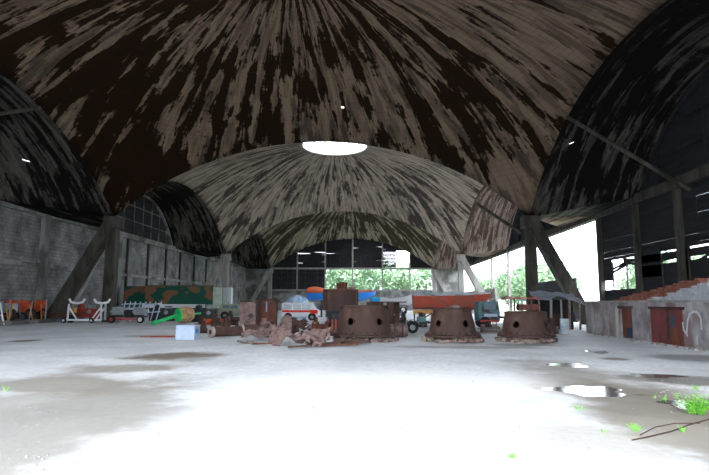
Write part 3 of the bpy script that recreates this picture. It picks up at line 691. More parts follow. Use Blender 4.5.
# ---- left junk ----
def farm(px,Y,label,mt,seed,wd=1.5,z=.3):
    rr=random.Random(seed); c=PY(px,310,Y); c.x=max(c.x,-22.9); e=empty('field_machine',(c.x,Y,z),rr.uniform(-.3,.3),label,'machine')
    m=MB(); m.box((0,0,.75),(wd*.7,.6,.55)); m.build('hopper',mt,e,bevel=.06)
    m=MB(); m.lathe((-wd*.3,-.25,.85),[(.33,0),(.33,.25),(.2,.3),(.2,.5)],16,(0,-1,0)); m.build('fan_housing',mt,e,smooth=True)
    for k in (-1,1):
        m=MB(); m.lathe((k*wd*.42,-.3,.36),[(.36,-.07),(.36,.07),(.2,.08)],18,(0,-1,0)); w_=m.build('wheel',BLACK,e); m=MB(); m.lathe((k*wd*.42,-.36,.36),[(.18,0),(.18,.05)],14,(0,-1,0)); m.build('hub',REDO,w_)
    m=MB(); m.bar((-wd*.55,0,.4),(wd*.55,0,.4),.1); m.build('axle',RUSTD,e)
    e.scale=(1.12,1.1,1.25)
    m=MB(); m.bar((-wd*.5,.2,1.2),(wd*.4,-.3,.55),.12); m.build('feed_chute',RUST2,e)
    for k in range(4):
        m=MB(); a=rr.uniform(-.6,.6)*wd; m.bar((a,-.45,0.0),(a+rr.uniform(-.3,.3),-.4,rr.uniform(.9,1.35)),.06); m.build('tine_bar',(GREY if k%2 else YELL),e)
    m=MB(); m.box((.1,.1,1.12),(wd*.5,.4,.2),taper=(.6,.8)); m.build('cover',REDO,e,bevel=.03)
    return e
farm(8,39.2,'pale grey and red field machine at the photo\'s left edge',GREY,1)
farm(20,41.3,'orange-red field machine with a round fan, second from the left edge',REDO,2,1.7)
farm(34,43.5,'orange-red field machine nearest the raking strut',REDO,3,1.7)
# white frame at extreme left
c=PY(4,318,40); e=empty('pipe_frame',(c.x+.9,37.9,0),0,'pale pipe frame leaning at the far left edge','frame')
m=MB(); m.path([(-.6,0,0.04),(-.3,0,1.5),(.2,0,1.6),(.6,0,.05)],.05); m.build('hoop',WHITE,e); m=MB(); m.bar((-.45,0,.8),(.45,0,.7),.06); m.build('crossbar',WHITE,e)
# brown flat trailer
c=PY(56,318,44.5); e=empty('flat_trailer',(c.x+.5,44.5,0),0,'low brown flat trailer between the red machines and white trolley','trailer')
m=MB(); m.box((0,0,.75),(3.0,1.4,.12)); m.build('deck',RUSTD,e); m=MB(); m.box((0,-.6,.5),(2.9,.08,.3)); m.build('side_board',RUSTD,e)
for k in (-1.2,1.2):
    m=MB(); m.lathe((k,-.75,.32),[(.32,-.08),(.32,.08)],18,(0,1,0)); m.build('wheel',BLACK,e)
m=MB(); m.bar((-.9,-.7,.35),(.6,-.7,.8),.07); m.build('brace',RUST2,e)
m=MB(); m.box((1.0,-.2,1.0),(.5,.4,.4)); m.build('tool_box',YELL,e)
# white boat trolley
c=PY(88,321,44); e=empty('boat_trolley',(c.x,43.3,0),0,'white steel boat trolley with two forked cradles on small wheels','trolley')
q=46/F
m=MB(); m.bar((-1.5,0,.24),(1.45,0,.24),.14); m.build('chassis',WHITE,e)
for x_,sg in ((-1.0,1),(1.1,-1),(1.45,-1)):
    m=MB(); m.bar((x_-.35*sg,0,.24),(x_-.3*sg,0,1.55),.11); m.build('post',WHITE,e)
    m=MB(); m.bar((x_-.3*sg,0,1.3),(x_+.45*sg,0,.26),.09); m.build('brace',WHITE,e)
for x_ in (-.65,1.45):
    m=MB(); m.path([(x_-.65,0,1.95),(x_-.5,0,1.68),(x_,0,1.6),(x_+.5,0,1.68),(x_+.65,0,1.95)],.09); m.build('cradle',WHITE,e)
m=MB(); m.bar((1.75,0,.24),(1.75,0,1.6),.11); m.build('post',WHITE,e)
for x_ in (-1.55,.75):
    m=MB(); m.lathe((x_,-.12,.2),[(.2,0),(.2,-.12)],16,(0,1,0)); w_=m.build('wheel',BLACK,e); m=MB(); m.lathe((x_,-.25,.2),[(.1,0),(.1,-.03)],12,(0,1,0)); m.build('hub',BLUEB,w_)
# dark red dolly with motor scrap
c=PY(130,322,44); e=empty('wheeled_dolly',(c.x,43.8,0),0,'low dark red dolly with two pale-hubbed wheels','dolly')
m=MB(); m.bar((-1.4,-.3,.32),(1.2,-.3,.28),.14); m.build('beam',REDM,e); m=MB(); m.box((0,.2,.5),(2.6,.9,.1)); m.build('deck',RUSTD,e)
for x_,mt in ((-1.25,REDM),(1.15,WHITE)):
    m=MB(); m.lathe((x_,-.45,.3),[(.3,-.08),(.3,.08)],18,(0,1,0)); w_=m.build('wheel',BLACK,e); m=MB(); m.lathe((x_,-.56,.3),[(.17,-.02),(.17,.02)],14,(0,1,0)); m.build('hub',mt,w_)
c0=Vector((c.x,43.8,.55))
def motor(off,sc,mt,label,rz):
    e=empty('electric_motor',c0+Vector(off),rz,label,'motor')
    m=MB(); m.lathe((-.4*sc,0,.32*sc),[(.1,-.15),(.1,0),(.3*sc,.0),(.32*sc,.1),(.32*sc,.7*sc),(.28*sc,.8*sc)],18,(1,0,0)); m.build('casing',mt,e,smooth=True)
    m=MB(); m.box((0,0,.06),(.7*sc,.5*sc,.1)); m.build('foot',DARKM,e)
    return e
motor((-1.0,.2,0),1.2,GREY,'grey motor casing at the left end of the red dolly',.2)
motor((-.1,.2,0),.85,DARKM,'black motor in the middle of the red dolly',-.2)
motor((.8,.2,0),1.1,GREY,'grey motor at the right end of the red dolly',.1)
for i,(px,Y,l) in enumerate(((128,46.5,'left grey-blue tube trestle behind the red dolly'),(138,46.8,'middle grey-blue tube trestle behind the red dolly'),(153,46,'right grey-blue tube trestle behind the green tail tube'))):
    c=PY(px,310,Y); e=empty('tube_trestle',(c.x,Y,0),.2*i,l,'trestle','tube trestles')
    for k in (-.45,0,.45):
        m=MB(); m.tube((k-.2,0,0),(k+.2,0,1.75),.05,n=8); m.build('leg',BLUEB,e)
    m=MB(); m.tube((-.6,0,1.5),(.7,0,1.6),.045,n=8); m.build('rail',BLUEB,e)
    m=MB(); m.tube((-.6,0,.8),(.6,0,.9),.045,n=8); m.build('rail',BLUEB,e)
for i,(px,py,Y,mt,l) in enumerate(((87,0,49.8,REDM,'dark red cabinet behind the white trolley'),(163,0,48,DARKM,'dark machine behind the green tail tube'),(205,0,47,DARKM,'dark machine behind the orange-red pipe'))):
    c=PY(px,310,Y); e=empty('workshop_machine',(c.x,Y,0),.1,l,'machine')
    m=MB(); m.box((0,0,.55),(2.2,.8,1.1)); m.build('bed',mt,e,bevel=.05); m=MB(); m.lathe((-.5,-.1,1.1),[(.3,0),(.3,.3),(.1,.4)],14); m.build('head',mt,e)
    m=MB(); m.box((.5,-.1,1.25),(.6,.4,.3)); m.build('gearbox',GREY,e,bevel=.04)
    m=MB(); m.tube((.4,-.42,.8),(.4,-.55,.8),.18); m.build('handwheel',GREY,e)

# ---- camouflage box body ----
Y=56.0; a=PY(145.5,286,Y); b=PY(212.5,304,Y); zt=a.z; zb_=PY(150,306,Y).z
e=empty('camouflage_truck',((a.x+b.x)/2,Y+1.2,0),0,'truck with a green and brown camouflage box body by the left wall','truck')
w=b.x-a.x; zl=1.5
m=MB(); m.box((0,0,(zt+zl)/2),(w,2.3,zt-zl)); m.build('box_body',CAMO,e,bevel=.03)
m=MB(); m.box((-.9,-.05,zl-.2),(w-1.2,2.2,.38)); m.build('white_sill',WHITE,e)
m=MB(); m.box((0,0,1.0),(w,1.6,.2)); m.build('chassis',DARKM,e)
m=MB(); m.box((0,-1.17,zt+.03),(w+.1,.1,.1)); m.build('roof_rail',OLIVE,e)
for x_ in (-2.6,1.6,2.8):
    m=MB(); m.lathe((x_,-1.0,.48),[(.48,-.13),(.48,.13)],20,(0,1,0)); m.build('wheel',BLACK,e)
c=PY(217.5,290,Y); m=MB(); m.box((c.x-(a.x+b.x)/2,-1.1,(zt+1.2)/2-.1),(s_(9,Y),.08,zt-1.2)); m.build('open_door',nmat('pale_green_door',(.48,.55,.46),(.30,.38,.3),2,.5,.1),e)
a2=PY(125.5,288,Y+2); b2=PY(145,304,Y+2)
e=empty('camouflage_shelter',((a2.x+b2.x)/2,Y+2.6,0),0,'smaller brown and green camouflage shelter left of the truck body','shelter')
m=MB(); m.box((0,0,(a2.z+1.0)/2+.2),(b2.x-a2.x,1.6,a2.z-1.0)); m.build('cabin',CAMO,e,bevel=.02); m=MB(); m.box((0,0,.8),(b2.x-a2.x+.3,1.5,.4)); m.build('skid',WHITE,e)
for x_ in (-.8,.8):
    m=MB(); m.box((x_,0,.3),(.2,1.4,.6)); m.build('foot',DARKM,e)
Y=59; c=PY(226.5,298,Y); e=empty('white_locker',(c.x,Y+.5,0),0,'tall pale grey-green locker right of the camouflage truck','locker')
zt=PY(226,287.5,Y).z; m=MB(); m.box((0,0,zt/2),(s_(8.5,Y),.7,zt)); m.build('cabinet',nmat('pale_locker_paint',(.55,.62,.60),(.46,.54,.52),2,.5,.2),e,bevel=.02)
m=MB(); m.box((.2,-.38,1.6),(.04,.06,.25)); m.build('handle',DARKM,e); m=MB(); m.box((0,-.36,zt/2),(.02,.02,zt*.95)); m.build('door_gap',DARKM,e)
# olive off-road car
def car(name,label,px,Y,L,W_,Hb,Ht,mt,stripe=None,rz=0,glassx=None,van=False,cat='car',wr=.33):
    c=PY(px,318,Y); e=empty(name,(c.x,Y+W_/2,0),rz,label,cat)
    zb0=.32
    if van: prof=[(-.5,zb0),(.46,zb0),(.50,zb0+.25),(.49,Hb*.92),(.44,Hb),(.33,Ht),(-.47,Ht),(-.5,Ht-.15)]
    else: prof=[(-.5,zb0),(.5,zb0),(.5,Hb*.85),(.47,Hb),(.18,Hb+.03),(.06,Ht),(-.42,Ht),(-.49,Hb)]
    m=MB(); secs=[]
    for yy,ins in ((-W_/2,1),(W_/2,1)): secs.append([(x*L,yy,z) for x,z in prof])
    m.loft(secs); b_=m.build('body',mt,e,bevel=.06)
    gh0=Hb+.05; gh1=Ht-.14
    wins=((-.44,-.22),(-.19,.02),(.05,.26)) if van else ((-.38,-.18),(-.15,.03))
    for x0,x1 in wins:
        for sy in (-1,1):
            m=MB(); m.box(((x0+x1)/2*L,sy*(W_/2+.008),(gh0+gh1)/2),((x1-x0)*L,.02,gh1-gh0)); m.build('side_window',GLASS,e)
    # windscreen
    (xa,za),(xb,zb1)=((prof[4][0],prof[4][1]),(prof[5][0],prof[5][1]))
    m=MB(); m.poly([(xa*L+.0,-W_/2+.12,za+.08),(xa*L,W_/2-.12,za+.08),(xb*L+.06,W_/2-.16,zb1-.06),(xb*L+.06,-W_/2+.16,zb1-.06)],.02,(1,0,.6)); m.build('windscreen',GLASS,e)
    for sx in (-.32,.32):
        for sy in (-1,1):
            m=MB(); m.lathe((sx*L,sy*(W_/2-.05),wr),[(wr,-.1),(wr,.1)],20,(0,1,0)); w_=m.build('wheel',BLACK,e)
            m=MB(); m.lathe((sx*L,sy*(W_/2+.06),wr),[(wr*.5,-.02),(wr*.5,.02)],14,(0,1,0)); m.build('hub_cap',GREY,w_)
            m=MB(); m.lathe((sx*L,sy*(W_/2+.004),wr+.02),[(wr*1.2,-.006),(wr*1.2,.006)],20,(0,1,0),a0=0,a1=2*PI); m.build('wheel_arch',DARKM,e)
    if stripe:
        for sy in (-1,1):
            m=MB(); m.box((-.04*L,sy*(W_/2+.006),Hb*.86),(L*.88,.012,.2)); m.build('stripe',stripe,e)
            m=MB(); m.box((.37*L,sy*(W_/2+.007),Hb*.82),(L*.2,.014,.36)); m.build('door_stripe',stripe,e)
    m=MB(); m.box((.5*L,0,.42),(.12,W_*.95,.16)); m.build('bumper',GREY,e)
    return e
car('off_road_car','pale olive off-road car partly hidden left of the upright casings',236,54,3.6,1.6,1.05,1.55,nmat('pale_olive',(.32,.36,.26),(.22,.26,.18),3,.5,.2),wr=.36)
car('delivery_van','white van with a red stripe in front of the blue dome cover',300,52,3.65,1.75,1.02,1.72,WHITE,nmat('red_stripe',(.65,.03,.02),None,bump=0),van=True,cat='van')
c=PY(295.5,304,57); m=MB(); rr=s_(13.5,57); zc_=PY(295,295,57).z-rr
m.lathe((c.x,57+rr,0),[(rr,0),(rr,zc_)]+[(rr*math.cos(a),zc_+rr*math.sin(a)) for a in [PI/2*i/9 for i in range(1,9)]]+[(.02,zc_+rr)],28)
o=m.build('dome_cover',BLUEW,smooth=True); tag(o,'rounded blue and white fabric cover rising behind the van','cover')
e=empty('cover_frame',(c.x,57+rr,0),0,'curved grey hoops over the blue dome cover','frame')
for k in range(5):
    a=PI*k/5; m=MB(); m.path([((rr+.04)*math.cos(t)*math.cos(a),(rr+.04)*math.cos(t)*math.sin(a),zc_+(rr+.04)*math.sin(t)) for t in [PI*i/16 for i in range(17)]],.03,6); m.build('hoop',GREY,e)

# ---- boats ----
def boat(name,label,px0,px1,ytop,ybot,Y,beam,hull,deck,stripe=None,keelc=None,bow=1,sheer=.25,tarp=None,cat='boat'):
    a=PY(px0,ytop,Y); b=PY(px1,ytop,Y); zt=a.z; zk=PY(px0,ybot,Y).z; L=b.x-a.x; hh=zt-zk
    e=empty(name,((a.x+b.x)/2,Y+beam/2,zk),0,label,cat)
    def sec(u,lo=0,hi=1,k=1.0):
        # u 0 stern ..1 bow
        wd=beam/2*(min(1,.75+.5*u) if u<.5 else math.sqrt(max(0,1-((u-.5)/.5)**2.2)))*k+.01
        x=(u-.5)*L*bow; sh=sheer*max(0,u-.4)**2*2.2
        rk=hh*.95*max(0,(u-.78)/.22)**1.6
        pts=[]
        for t in [i/6 for i in range(7)]:
            z=rk+(hh+sh-rk)*t; pts.append((x,-wd*(.35+.65*t**.55) if t>0 else 0,z))
        return pts
    m=MB(); N_=22
    def hf(u,v):
        s=sec(min(u,.995)); n=12; q=v*12; i=int(q)
        if i<6: p=s[6-i]; return p
        p=s[i-6]; return (p[0],-p[1],p[2])
    m.grid(hf,N_,12); s0=sec(0); m.b.faces.new([m.b.verts.new(p) for p in s0]+[m.b.verts.new((p[0],-p[1],p[2])) for p in s0[::-1][:-1]])
    m.build('hull',hull,e,smooth=True,solid=.03)
    def df(u,v):
        s=sec(min(u,.99)); p=s[6]; w_=abs(p[1])-.04; arch=(tarp or .06)*(1-(2*v-1)**2)*(1-u**3)*(1+.3*math.sin(14*u)); return (p[0],-w_+2*w_*v,p[2]+arch-.01)
    m=MB(); m.grid(df,26,8); m.build('tarpaulin' if tarp else 'deck',deck,e,smooth=True,solid=.02)
    if stripe:
        m=MB(); 
        def st(u,v):
            s=sec(min(u,.97)); p=s[3]; q=s[5]; return (p[0],(p[1]+(q[1]-p[1])*v)-.035,p[2]+(q[2]-p[2])*v)
        m.grid(st,N_,2); m.build('stripe',stripe,e,solid=.01)
    m=MB(); m.path([(sec(min(.98,i/20))[6][0],sec(min(.98,i/20))[6][1]-.02,sec(min(.98,i/20))[6][2]) for i in range(21)],.05,6); m.build('gunwale',deck if not keelc else keelc,e)
    return e,zk,a.x,b.x,L
def cradle(x,y,z,label,group,mt=WOOD,w=1.2):
    e=empty('boat_stand',(x,y,0),0,label,'stand',group)
    for sx in (-.3,.3):
        m=MB(); m.bar((sx,-w/2,0),(sx,-.1,z),.12); m.build('leg',mt,e); m=MB(); m.bar((sx,w/2,0),(sx,.1,z),.12); m.build('leg',mt,e)
    m=MB(); m.box((0,0,z-.06),(.8,w*.5,.12)); m.build('pad',mt,e)
e,zk,xa,xb,L=boat('wooden_boat','large red wooden boat under a grey-blue tarpaulin behind the middle turret',414,494,295,309,42,2.2,REDH,PALE,tarp=.30,keelc=PALE)
cradle(xa+1.2,43.1,zk+.02,'timber stand under the stern of the red boat','stands under the red boat'); cradle(xb-2.2,43.1,zk+.02,'timber stand under the bow end of the red boat','stands under the red boat')
c=PY(424,312,40.5); e=empty('yellow_beam',(c.x,40.8,0),0,'yellow-orange beam on two posts below the red boat\'s stern','beam')
m=MB(); m.box((0,0,c.z),(1.6,.2,.26)); m.build('beam',YELL,e,bevel=.02)
for k in (-.7,.7): m=MB(); m.box((k,0,c.z/2-.06),(.1,.1,c.z-.14)); m.build('post',DARKM,e)
c=PY(475,312,40.2); e=empty('striped_barrier',(c.x,40.3,0),0,'red and white striped board below the red boat\'s bow','barrier')
for k in range(4): m=MB(); m.box((-.36+.24*k,0,c.z),(.24,.05,.28)); m.build('stripe_panel',[REDO,WHITE][k%2],e)
for k in (-.4,.4): m=MB(); m.box((k,.05,c.z/2),(.06,.06,c.z)); m.build('post',DARKM,e)
e,zk,xa,xb,L=boat('lifeboat','orange boat with a blue hull band behind the van and tank',306,376,292.5,300.5,62,2.6,BLUE,ORANGE,stripe=None,tarp=.55,keelc=REDM)
cradle(xa+2,63.3,zk+.02,'stand under the left end of the orange boat','stands under the orange boat',DARKM); cradle(xb-2.5,63.3,zk+.02,'stand under the right end of the orange boat','stands under the orange boat',DARKM)
e,zk,xa,xb,L=boat('motorboat','white motorboat with a raised bow left of the red boat',377,418,299,305,48,1.9,WHITE,WHITE,tarp=.12,sheer=.9)
m=MB(); m.poly([(.2,-.7,.55),(.2,.7,.55),(-.15,.6,1.0),(-.15,-.6,1.0)],.02,(-1,0,0)); m.build('windscreen',GLASS,e)
cradle(xa+.9,48.95,zk+.02,'grey stand under the white motorboat\'s stern','stands under the white motorboat',GREY); cradle(xb-1.4,48.95,zk+.02,'grey stand under the white motorboat\'s bow','stands under the white motorboat',GREY)
# boat trailer with wheel
c=PY(412,336,31); e=empty('boat_trailer',(c.x,31.3,0),0,'dark boat trailer with one big wheel between two turrets','trailer')
m=MB(); m.bar((-1.0,0,.5),(1.1,0,.62),.12); m.build('frame',DARKM,e); m=MB(); m.bar((-1.0,.9,.5),(1.1,.9,.62),.12); m.build('frame',DARKM,e)
for sy in (-.12,1.0):
    m=MB(); m.lathe((.05,sy,.34),[(.34,-.08),(.34,.08)],20,(0,1,0)); w_=m.build('wheel',BLACK,e); m=MB(); m.lathe((.05,sy-.1,.34),[(.16,-.02),(.16,.03)],14,(0,1,0)); m.build('hub',GREY,w_)
    m=MB(); m.lathe((.05,sy,.34),[(.42,-.12),(.42,.12)],20,(0,1,0),caps=False,a0=PI*.1,a1=PI*.9); m.build('mudguard',GREY,e,solid=.02)
m=MB(); m.bar((-.9,.4,.5),(-.5,.4,1.3),.08); m.build('winch_post',GREY,e); m=MB(); m.bar((.4,.4,.6),(1.2,.2,1.15),.07); m.build('drawbar',RUST2,e)
m=MB(); m.box((.6,.4,.75),(.5,.5,.35)); m.build('tool_box',TEAL,e,bevel=.02)
c=PY(403,318,35); e=empty('outboard_engine',(c.x,35,0),0,'black engine with a white cap on a post behind the curved shield','engine')
m=MB(); m.box((0,0,.55),(.16,.16,1.1)); m.build('post',DARKM,e); m=MB(); m.box((0,0,1.25),(.5,.45,.4)); m.build('cowling',DARKM,e,bevel=.08); m=MB(); m.lathe((0,-.24,1.3),[(.12,0),(.12,.04)],14,(0,-1,0)); m.build('cap',WHITE,e)
# teal truck behind right
c=PY(488,320,38); e=empty('teal_lorry',(c.x+.1,38.8,0),0,'faded teal lorry cab right of the red boat','lorry')
m=MB(); m.loft([[(x,y,z) for x,z in ((-.75,.5),(.75,.5),(.75,1.2),(.6,1.85),(-.75,1.85))] for y in (-.8,.8)]); m.build('cab',TEAL,e,bevel=.05)
m=MB(); m.box((.05,-.82,1.5),(.8,.03,.4)); m.build('side_window',GLASS,e)
m=MB(); m.box((1.6,0,.75),(2.0,1.6,.14)); m.build('flatbed',RUSTD,e); m=MB(); m.box((.1,-.83,.9),(.9,.03,.2)); m.build('blue_panel',BLUEB,e)
for x_ in (-.3,2.1):
    for sy in (-.75,.75): m=MB(); m.lathe((x_,sy,.4),[(.4,-.1),(.4,.1)],18,(0,1,0)); m.build('wheel',BLACK,e)
m=MB(); m.box((-.0,-.9,.5),(1.3,.1,.15)); m.build('bumper',REDM,e)
c=PY(508,300,43); e=empty('awning',(c.x,42.6,0),0,'pale sheet awning on thin posts right of the red boat\'s bow','awning')
zt=PY(510,299,43).z
m=MB(); m.grid(lambda u,v:((u-.5)*2.7,(v-.5)*1.6,zt-.1+.25*math.sin(PI*u)+.05*math.sin(20*u)),16,5); m.build('sheet',PALE,e,solid=.02)
for sx in (-1.2,1.2):
    for sy in (-.6,.6): m=MB(); m.bar((sx,sy,0),(sx,sy,zt-.05),.07); m.build('post',GREY,e)
for k,(px,Y,l) in enumerate(((489,36,'left pale plank stack behind the middle and right turrets'),(491,31.5,'low pale plank pile between the middle and right turrets'))):
    c=PY(px,325,Y); 
    e=empty('plank_stack',(c.x,Y,0),.1*k,l,'planks')
    for q in range(4): m=MB(); m.box((random.uniform(-.1,.1),0,.05+.09*q),(1.3-.1*q,.5,.07)); m.build('plank',WOOD if q%2 else M_colp,e)

# ---- lean-to with tarp and barrel ----
Y=36; a=PY(537,296,Y); b=PY(583,296,Y); cx_=(a.x+b.x)/2; zt=PY(560,296,Y).z
e=empty('tarpaulin_lean_to',(cx_,Y+1,0),0,'ramshackle lean-to with a sagging grey tarpaulin roof beside the right column','shelter')
w=b.x-a.x
m=MB(); m.grid(lambda u,v:((u-.5)*w*1.05,(v-.5)*2.2,zt-.1+.5*v-.18*math.sin(PI*u*2.3+1)*(1-v)+.06*math.sin(17*u+9*v)-.25*u),24,8); m.build('tarpaulin',nmat('grey_blue_tarpaulin',(.12,.14,.17),(.26,.29,.34),2,.5,.2,rough=.7),e,solid=.03)
for i,k in enumerate((-.46,-.2,.02,.2,.42)):
    m=MB(); m.bar((k*w,-.9+.1*(i%2),0),(k*w+.03,-.9,zt-.25),.14 if i%2 else .1); m.build('post',M_colp if i in (1,2) else WOOD,e)
m=MB(); m.box((0,.9,zt/2-.1),(w,.06,zt-.3)); m.build('back_board',M_board,e)
m=MB(); m.box((w*.1,.1,.5),(w*.5,.8,1.0)); m.build('workbench',RUSTD,e)
c=G(566.5,334); e=empty('steel_barrel',(c.x,c.y+.25,0),0,'dented white-blue steel barrel under the lean-to','barrel')
m=MB(); m.lathe((0,0,0),[(.25,0),(.25,.28),(.262,.3),(.25,.32),(.25,.56),(.262,.58),(.25,.6),(.25,.86),(.23,.84),(.02,.84)],22,caps=False); m.build('drum_body',nmat('pale_blue_barrel',(.35,.45,.5),(.6,.66,.68),4,.5,.15,rough=.6),e,smooth=True)
m=MB(); m.lathe((0,0,0),[(.255,.34),(.255,.48)],22,caps=False); m.build('band',BLUEB,e,solid=.005)

# ---- low building on the right ----
BX=17.45; ZT=1.80
def by(px): return PX(px,320,BX).y
yA,yB=by(586),12.5
PL=nmat('stained_plaster',(.11,.105,.11),(.40,.37,.375),1.3,.5,.2,(1,1,.6),bump=.7,c3=(.17,.12,.115),s3=.7,detail=8)
M_brickp=bpy.data.materials.new('painted_blocks'); M_brickp=M_block
d1a,d1b=by(620.5),by(632); d2a,d2b=by(652),by(683)
e=empty('store_building',(BX,0,0),0,'low plastered store with three rusty door leaves on the right','building')
m=MB(); zd=1.5
for y0,y1 in ((yA,d1a),(d1b,d2a),(d2b,yB)): m.box((.15,(y0+y1)/2,ZT/2),(.3,abs(y0-y1),ZT))
for y0,y1 in ((d1a,d1b),(d2a,d2b)): m.box((.15,(y0+y1)/2,(ZT+zd)/2),(.3,abs(y0-y1),ZT-zd))
m.box((3.0,yA-.15,ZT/2),(5.9,.3,ZT)); m.box((3.0,yB+.15,ZT/2),(5.9,.3,ZT)); m.box((5.85,(yA+yB)/2,ZT/2),(.2,yA-yB,ZT))
m.build('wall',PL,e)
m=MB(); m.box((2.95,(yA+yB)/2,ZT+.05),(6.0,yA-yB+.1,.1)); m.build('roof_slab',M_colp,e)
m=MB(); m.box((-.06,by(617),.8),(.16,.35,1.6)); m.build('pilaster',M_colp,e)
m=MB(); m.box((-.02,(d1a+d1b)/2,zd+.06),(.1,abs(d1a-d1b)+.3,.12)); m.build('lintel',M_col,e)
m=MB(); m.box((-.02,(d2a+d2b)/2,zd+.06),(.1,abs(d2a-d2b)+.3,.12)); m.build('lintel',RUSTD,e)
DO=nmat('rusty_orange_door',(.085,.025,.015),(.17,.06,.035),3,.5,.2,(1,1,.4)); DR=nmat('dull_crimson_door',(.10,.026,.028),(.16,.045,.042),2,.5,.2,(1,1,.3)); 
m=MB(); m.box((.12,(d1a+d1b)/2+.1,.78),(.06,abs(d1a-d1b)-.2,1.44)); d_=m.build('door',DO,e); d_['label']='rusty orange door leaf'
m=MB(); m.box((.08,(d1a+d1b)/2-.1,.3),(.05,.5,.5)); m.build('kick_plate',nmat('dark_blue_paint',(.02,.04,.07),None),d_)
ym=by(668.5)
m=MB(); m.box((-.04,(d2a+ym)/2,.76),(.06,abs(d2a-ym)-.03,1.5)); d_=m.build('door',DR,e); d_['label']='dull crimson door leaf'
for k in range(5): yy=d2a+(ym-d2a)*(k+.5)/5; m=MB(); m.box((-.08,yy,.76),(.02,.05,1.45)); m.build('batten',DR,d_)
m=MB(); m.box((.02,(d2b+ym)/2,.76),(.06,abs(d2b-ym)-.06,1.5)); d_=m.build('door',REDM if False else DR,e)
m=MB(); m.box((-.02,(d2b+ym)/2-.02,.42),(.02,abs(d2b-ym)-.25,.6)); m.build('rust_patch',DO,d_)
m=MB(); m.box((-.02,ym-.32,1.05),(.02,.24,.5)); m.build('dark_pane',nmat('dark_blue_pane',(.03,.06,.09),None),d_)
m=MB(); m.box((-.05,ym-.02,.76),(.08,.1,1.5)); m.build('door_jamb',RUSTD,e)
# chalky arch mark painted on the wall
def mark(pts,w_):
    m=MB()
    for p,q in zip(pts,pts[1:]):
        P_=PX(*p,BX); Q_=PX(*q,BX); P_.x=Q_.x=-.012; m.bar((P_.x,P_.y,P_.z),(Q_.x,Q_.y,Q_.z),w_,.014,(1,0,0))
    m.build('painted_mark',nmat('chalk_white',(.42,.43,.45),None,bump=0),e)
mark([(687,333),(688,320),(690,314),(694,311.5),(698,312.5),(701,318),(702,330)],.09)
mark([(683,322),(684,330),(688,336)],.08); mark([(697,336),(698,345)],.07)
# brick heap on its roof
m=MB(); y0,y1=by(604),by(684)
BR=nmat('loose_red_brick',(.16,.055,.035),(.30,.12,.085),5,.5,.2,bump=.4); BG=nmat('grey_blocks',(.26,.27,.29),(.40,.41,.43),5,.5,.2,bump=.4)
rr=random.Random(4)
def heap(mt,ya,yb_,hf,x0,x1,name,label):
    m=MB(); n=0
    y=yb_
    while y<ya:
        hgt=max(.02,hf((y-yb_)/(ya-yb_))+rr.uniform(-.09,.07)); z=ZT+.1
        while z<ZT+.1+hgt:
            x=x0+rr.uniform(-.06,.06)
            m.box((x+.25,y,z+.04),(.5+rr.uniform(-.05,.05),.23,.078),M=Matrix.Rotation(rr.uniform(-.06,.06),3,'Z')); z+=.082
        y+=.245
    # body behind the face
    def tp(u,v): y=yb_+(ya-yb_)*u; return (x0+.25+(x1-x0)*v,y,ZT+.1+max(.02,hf(u))*(1-.3*v)+.04*math.sin(31*u+17*v))
    m.grid(tp,30,6); o=m.build(name,mt); tag(o,label,'bricks',kind='stuff'); return o
heap(BR,PX(613,300,19.05).y,PX(700,300,19.05).y,lambda u:max(0,.95*(1-u)),BX+1.6,BX+4,'brick_heap','red brick heap sloping down along the store roof')
heap(BG,by(646),yB+.5,lambda u:max(.03,.145*(1-u)*(by(646)-yB-.5)),BX+.1,BX+1.35,'block_parapet','grey block stack sloping along the front of the store roof')
# ---- rubble line at wall foot ----
for i in range(26):
    px=random.uniform(590,705); c=PX(px,330,BX-random.uniform(.1,.6)); s=random.uniform(.05,.16)
    m=MB(); m.box((0,0,s*.3),(s,s*1.3,s*.7),taper=(.7,.6)).jitter(s*.12); o=m.build('loose_stone',M_colp,None,(c.x,c.y,0)); o.rotation_euler.z=random.uniform(0,3); tag(o,'pale chip of rubble at the foot of the store wall','stone','rubble chips along the store wall')

# ---- puddles ----
WAT=bpy.data.materials.new('still_water'); WAT.use_nodes=True; b=WAT.node_tree.nodes['Principled BSDF']; b.inputs['Base Color'].default_value=(.10,.09,.08,1); b.inputs['Roughness'].default_value=.1; b.inputs['Specular IOR Level'].default_value=1
for i,(px,py,rx,ry,l) in enumerate(((567,365,17,2.2,'bright puddle on the floor before the right turret'),(597,352,10,1.3,'small bright puddle nearest the lean-to'),(588,391,34,5,'largest shallow puddle left of the green weeds'),(655,376,26,1.8,'long thin dark puddle before the store doors'),(690,405,26,4,'muddy puddle around the biggest weed'))):
    c=G(px,py); a=(G(px+rx,py)-c).length; d=(G(px,py-ry)-G(px,py+ry)).length/2; rr=random.Random(i)
    ph=[rr.uniform(0,6) for _ in range(4)]; pts=[]
    for k in range(48):
        t=2*PI*k/48; q=1+.16*math.sin(3*t+ph[0])+.1*math.sin(5*t+ph[1])+.06*math.sin(9*t+ph[2]); pts.append((a*q*math.cos(t),d*q*math.sin(t),0))
    m=MB(); m.poly(pts,.006,(0,0,1)); o=m.build('puddle',WAT,None,(c.x,c.y,0.001)); tag(o,l,'puddle')
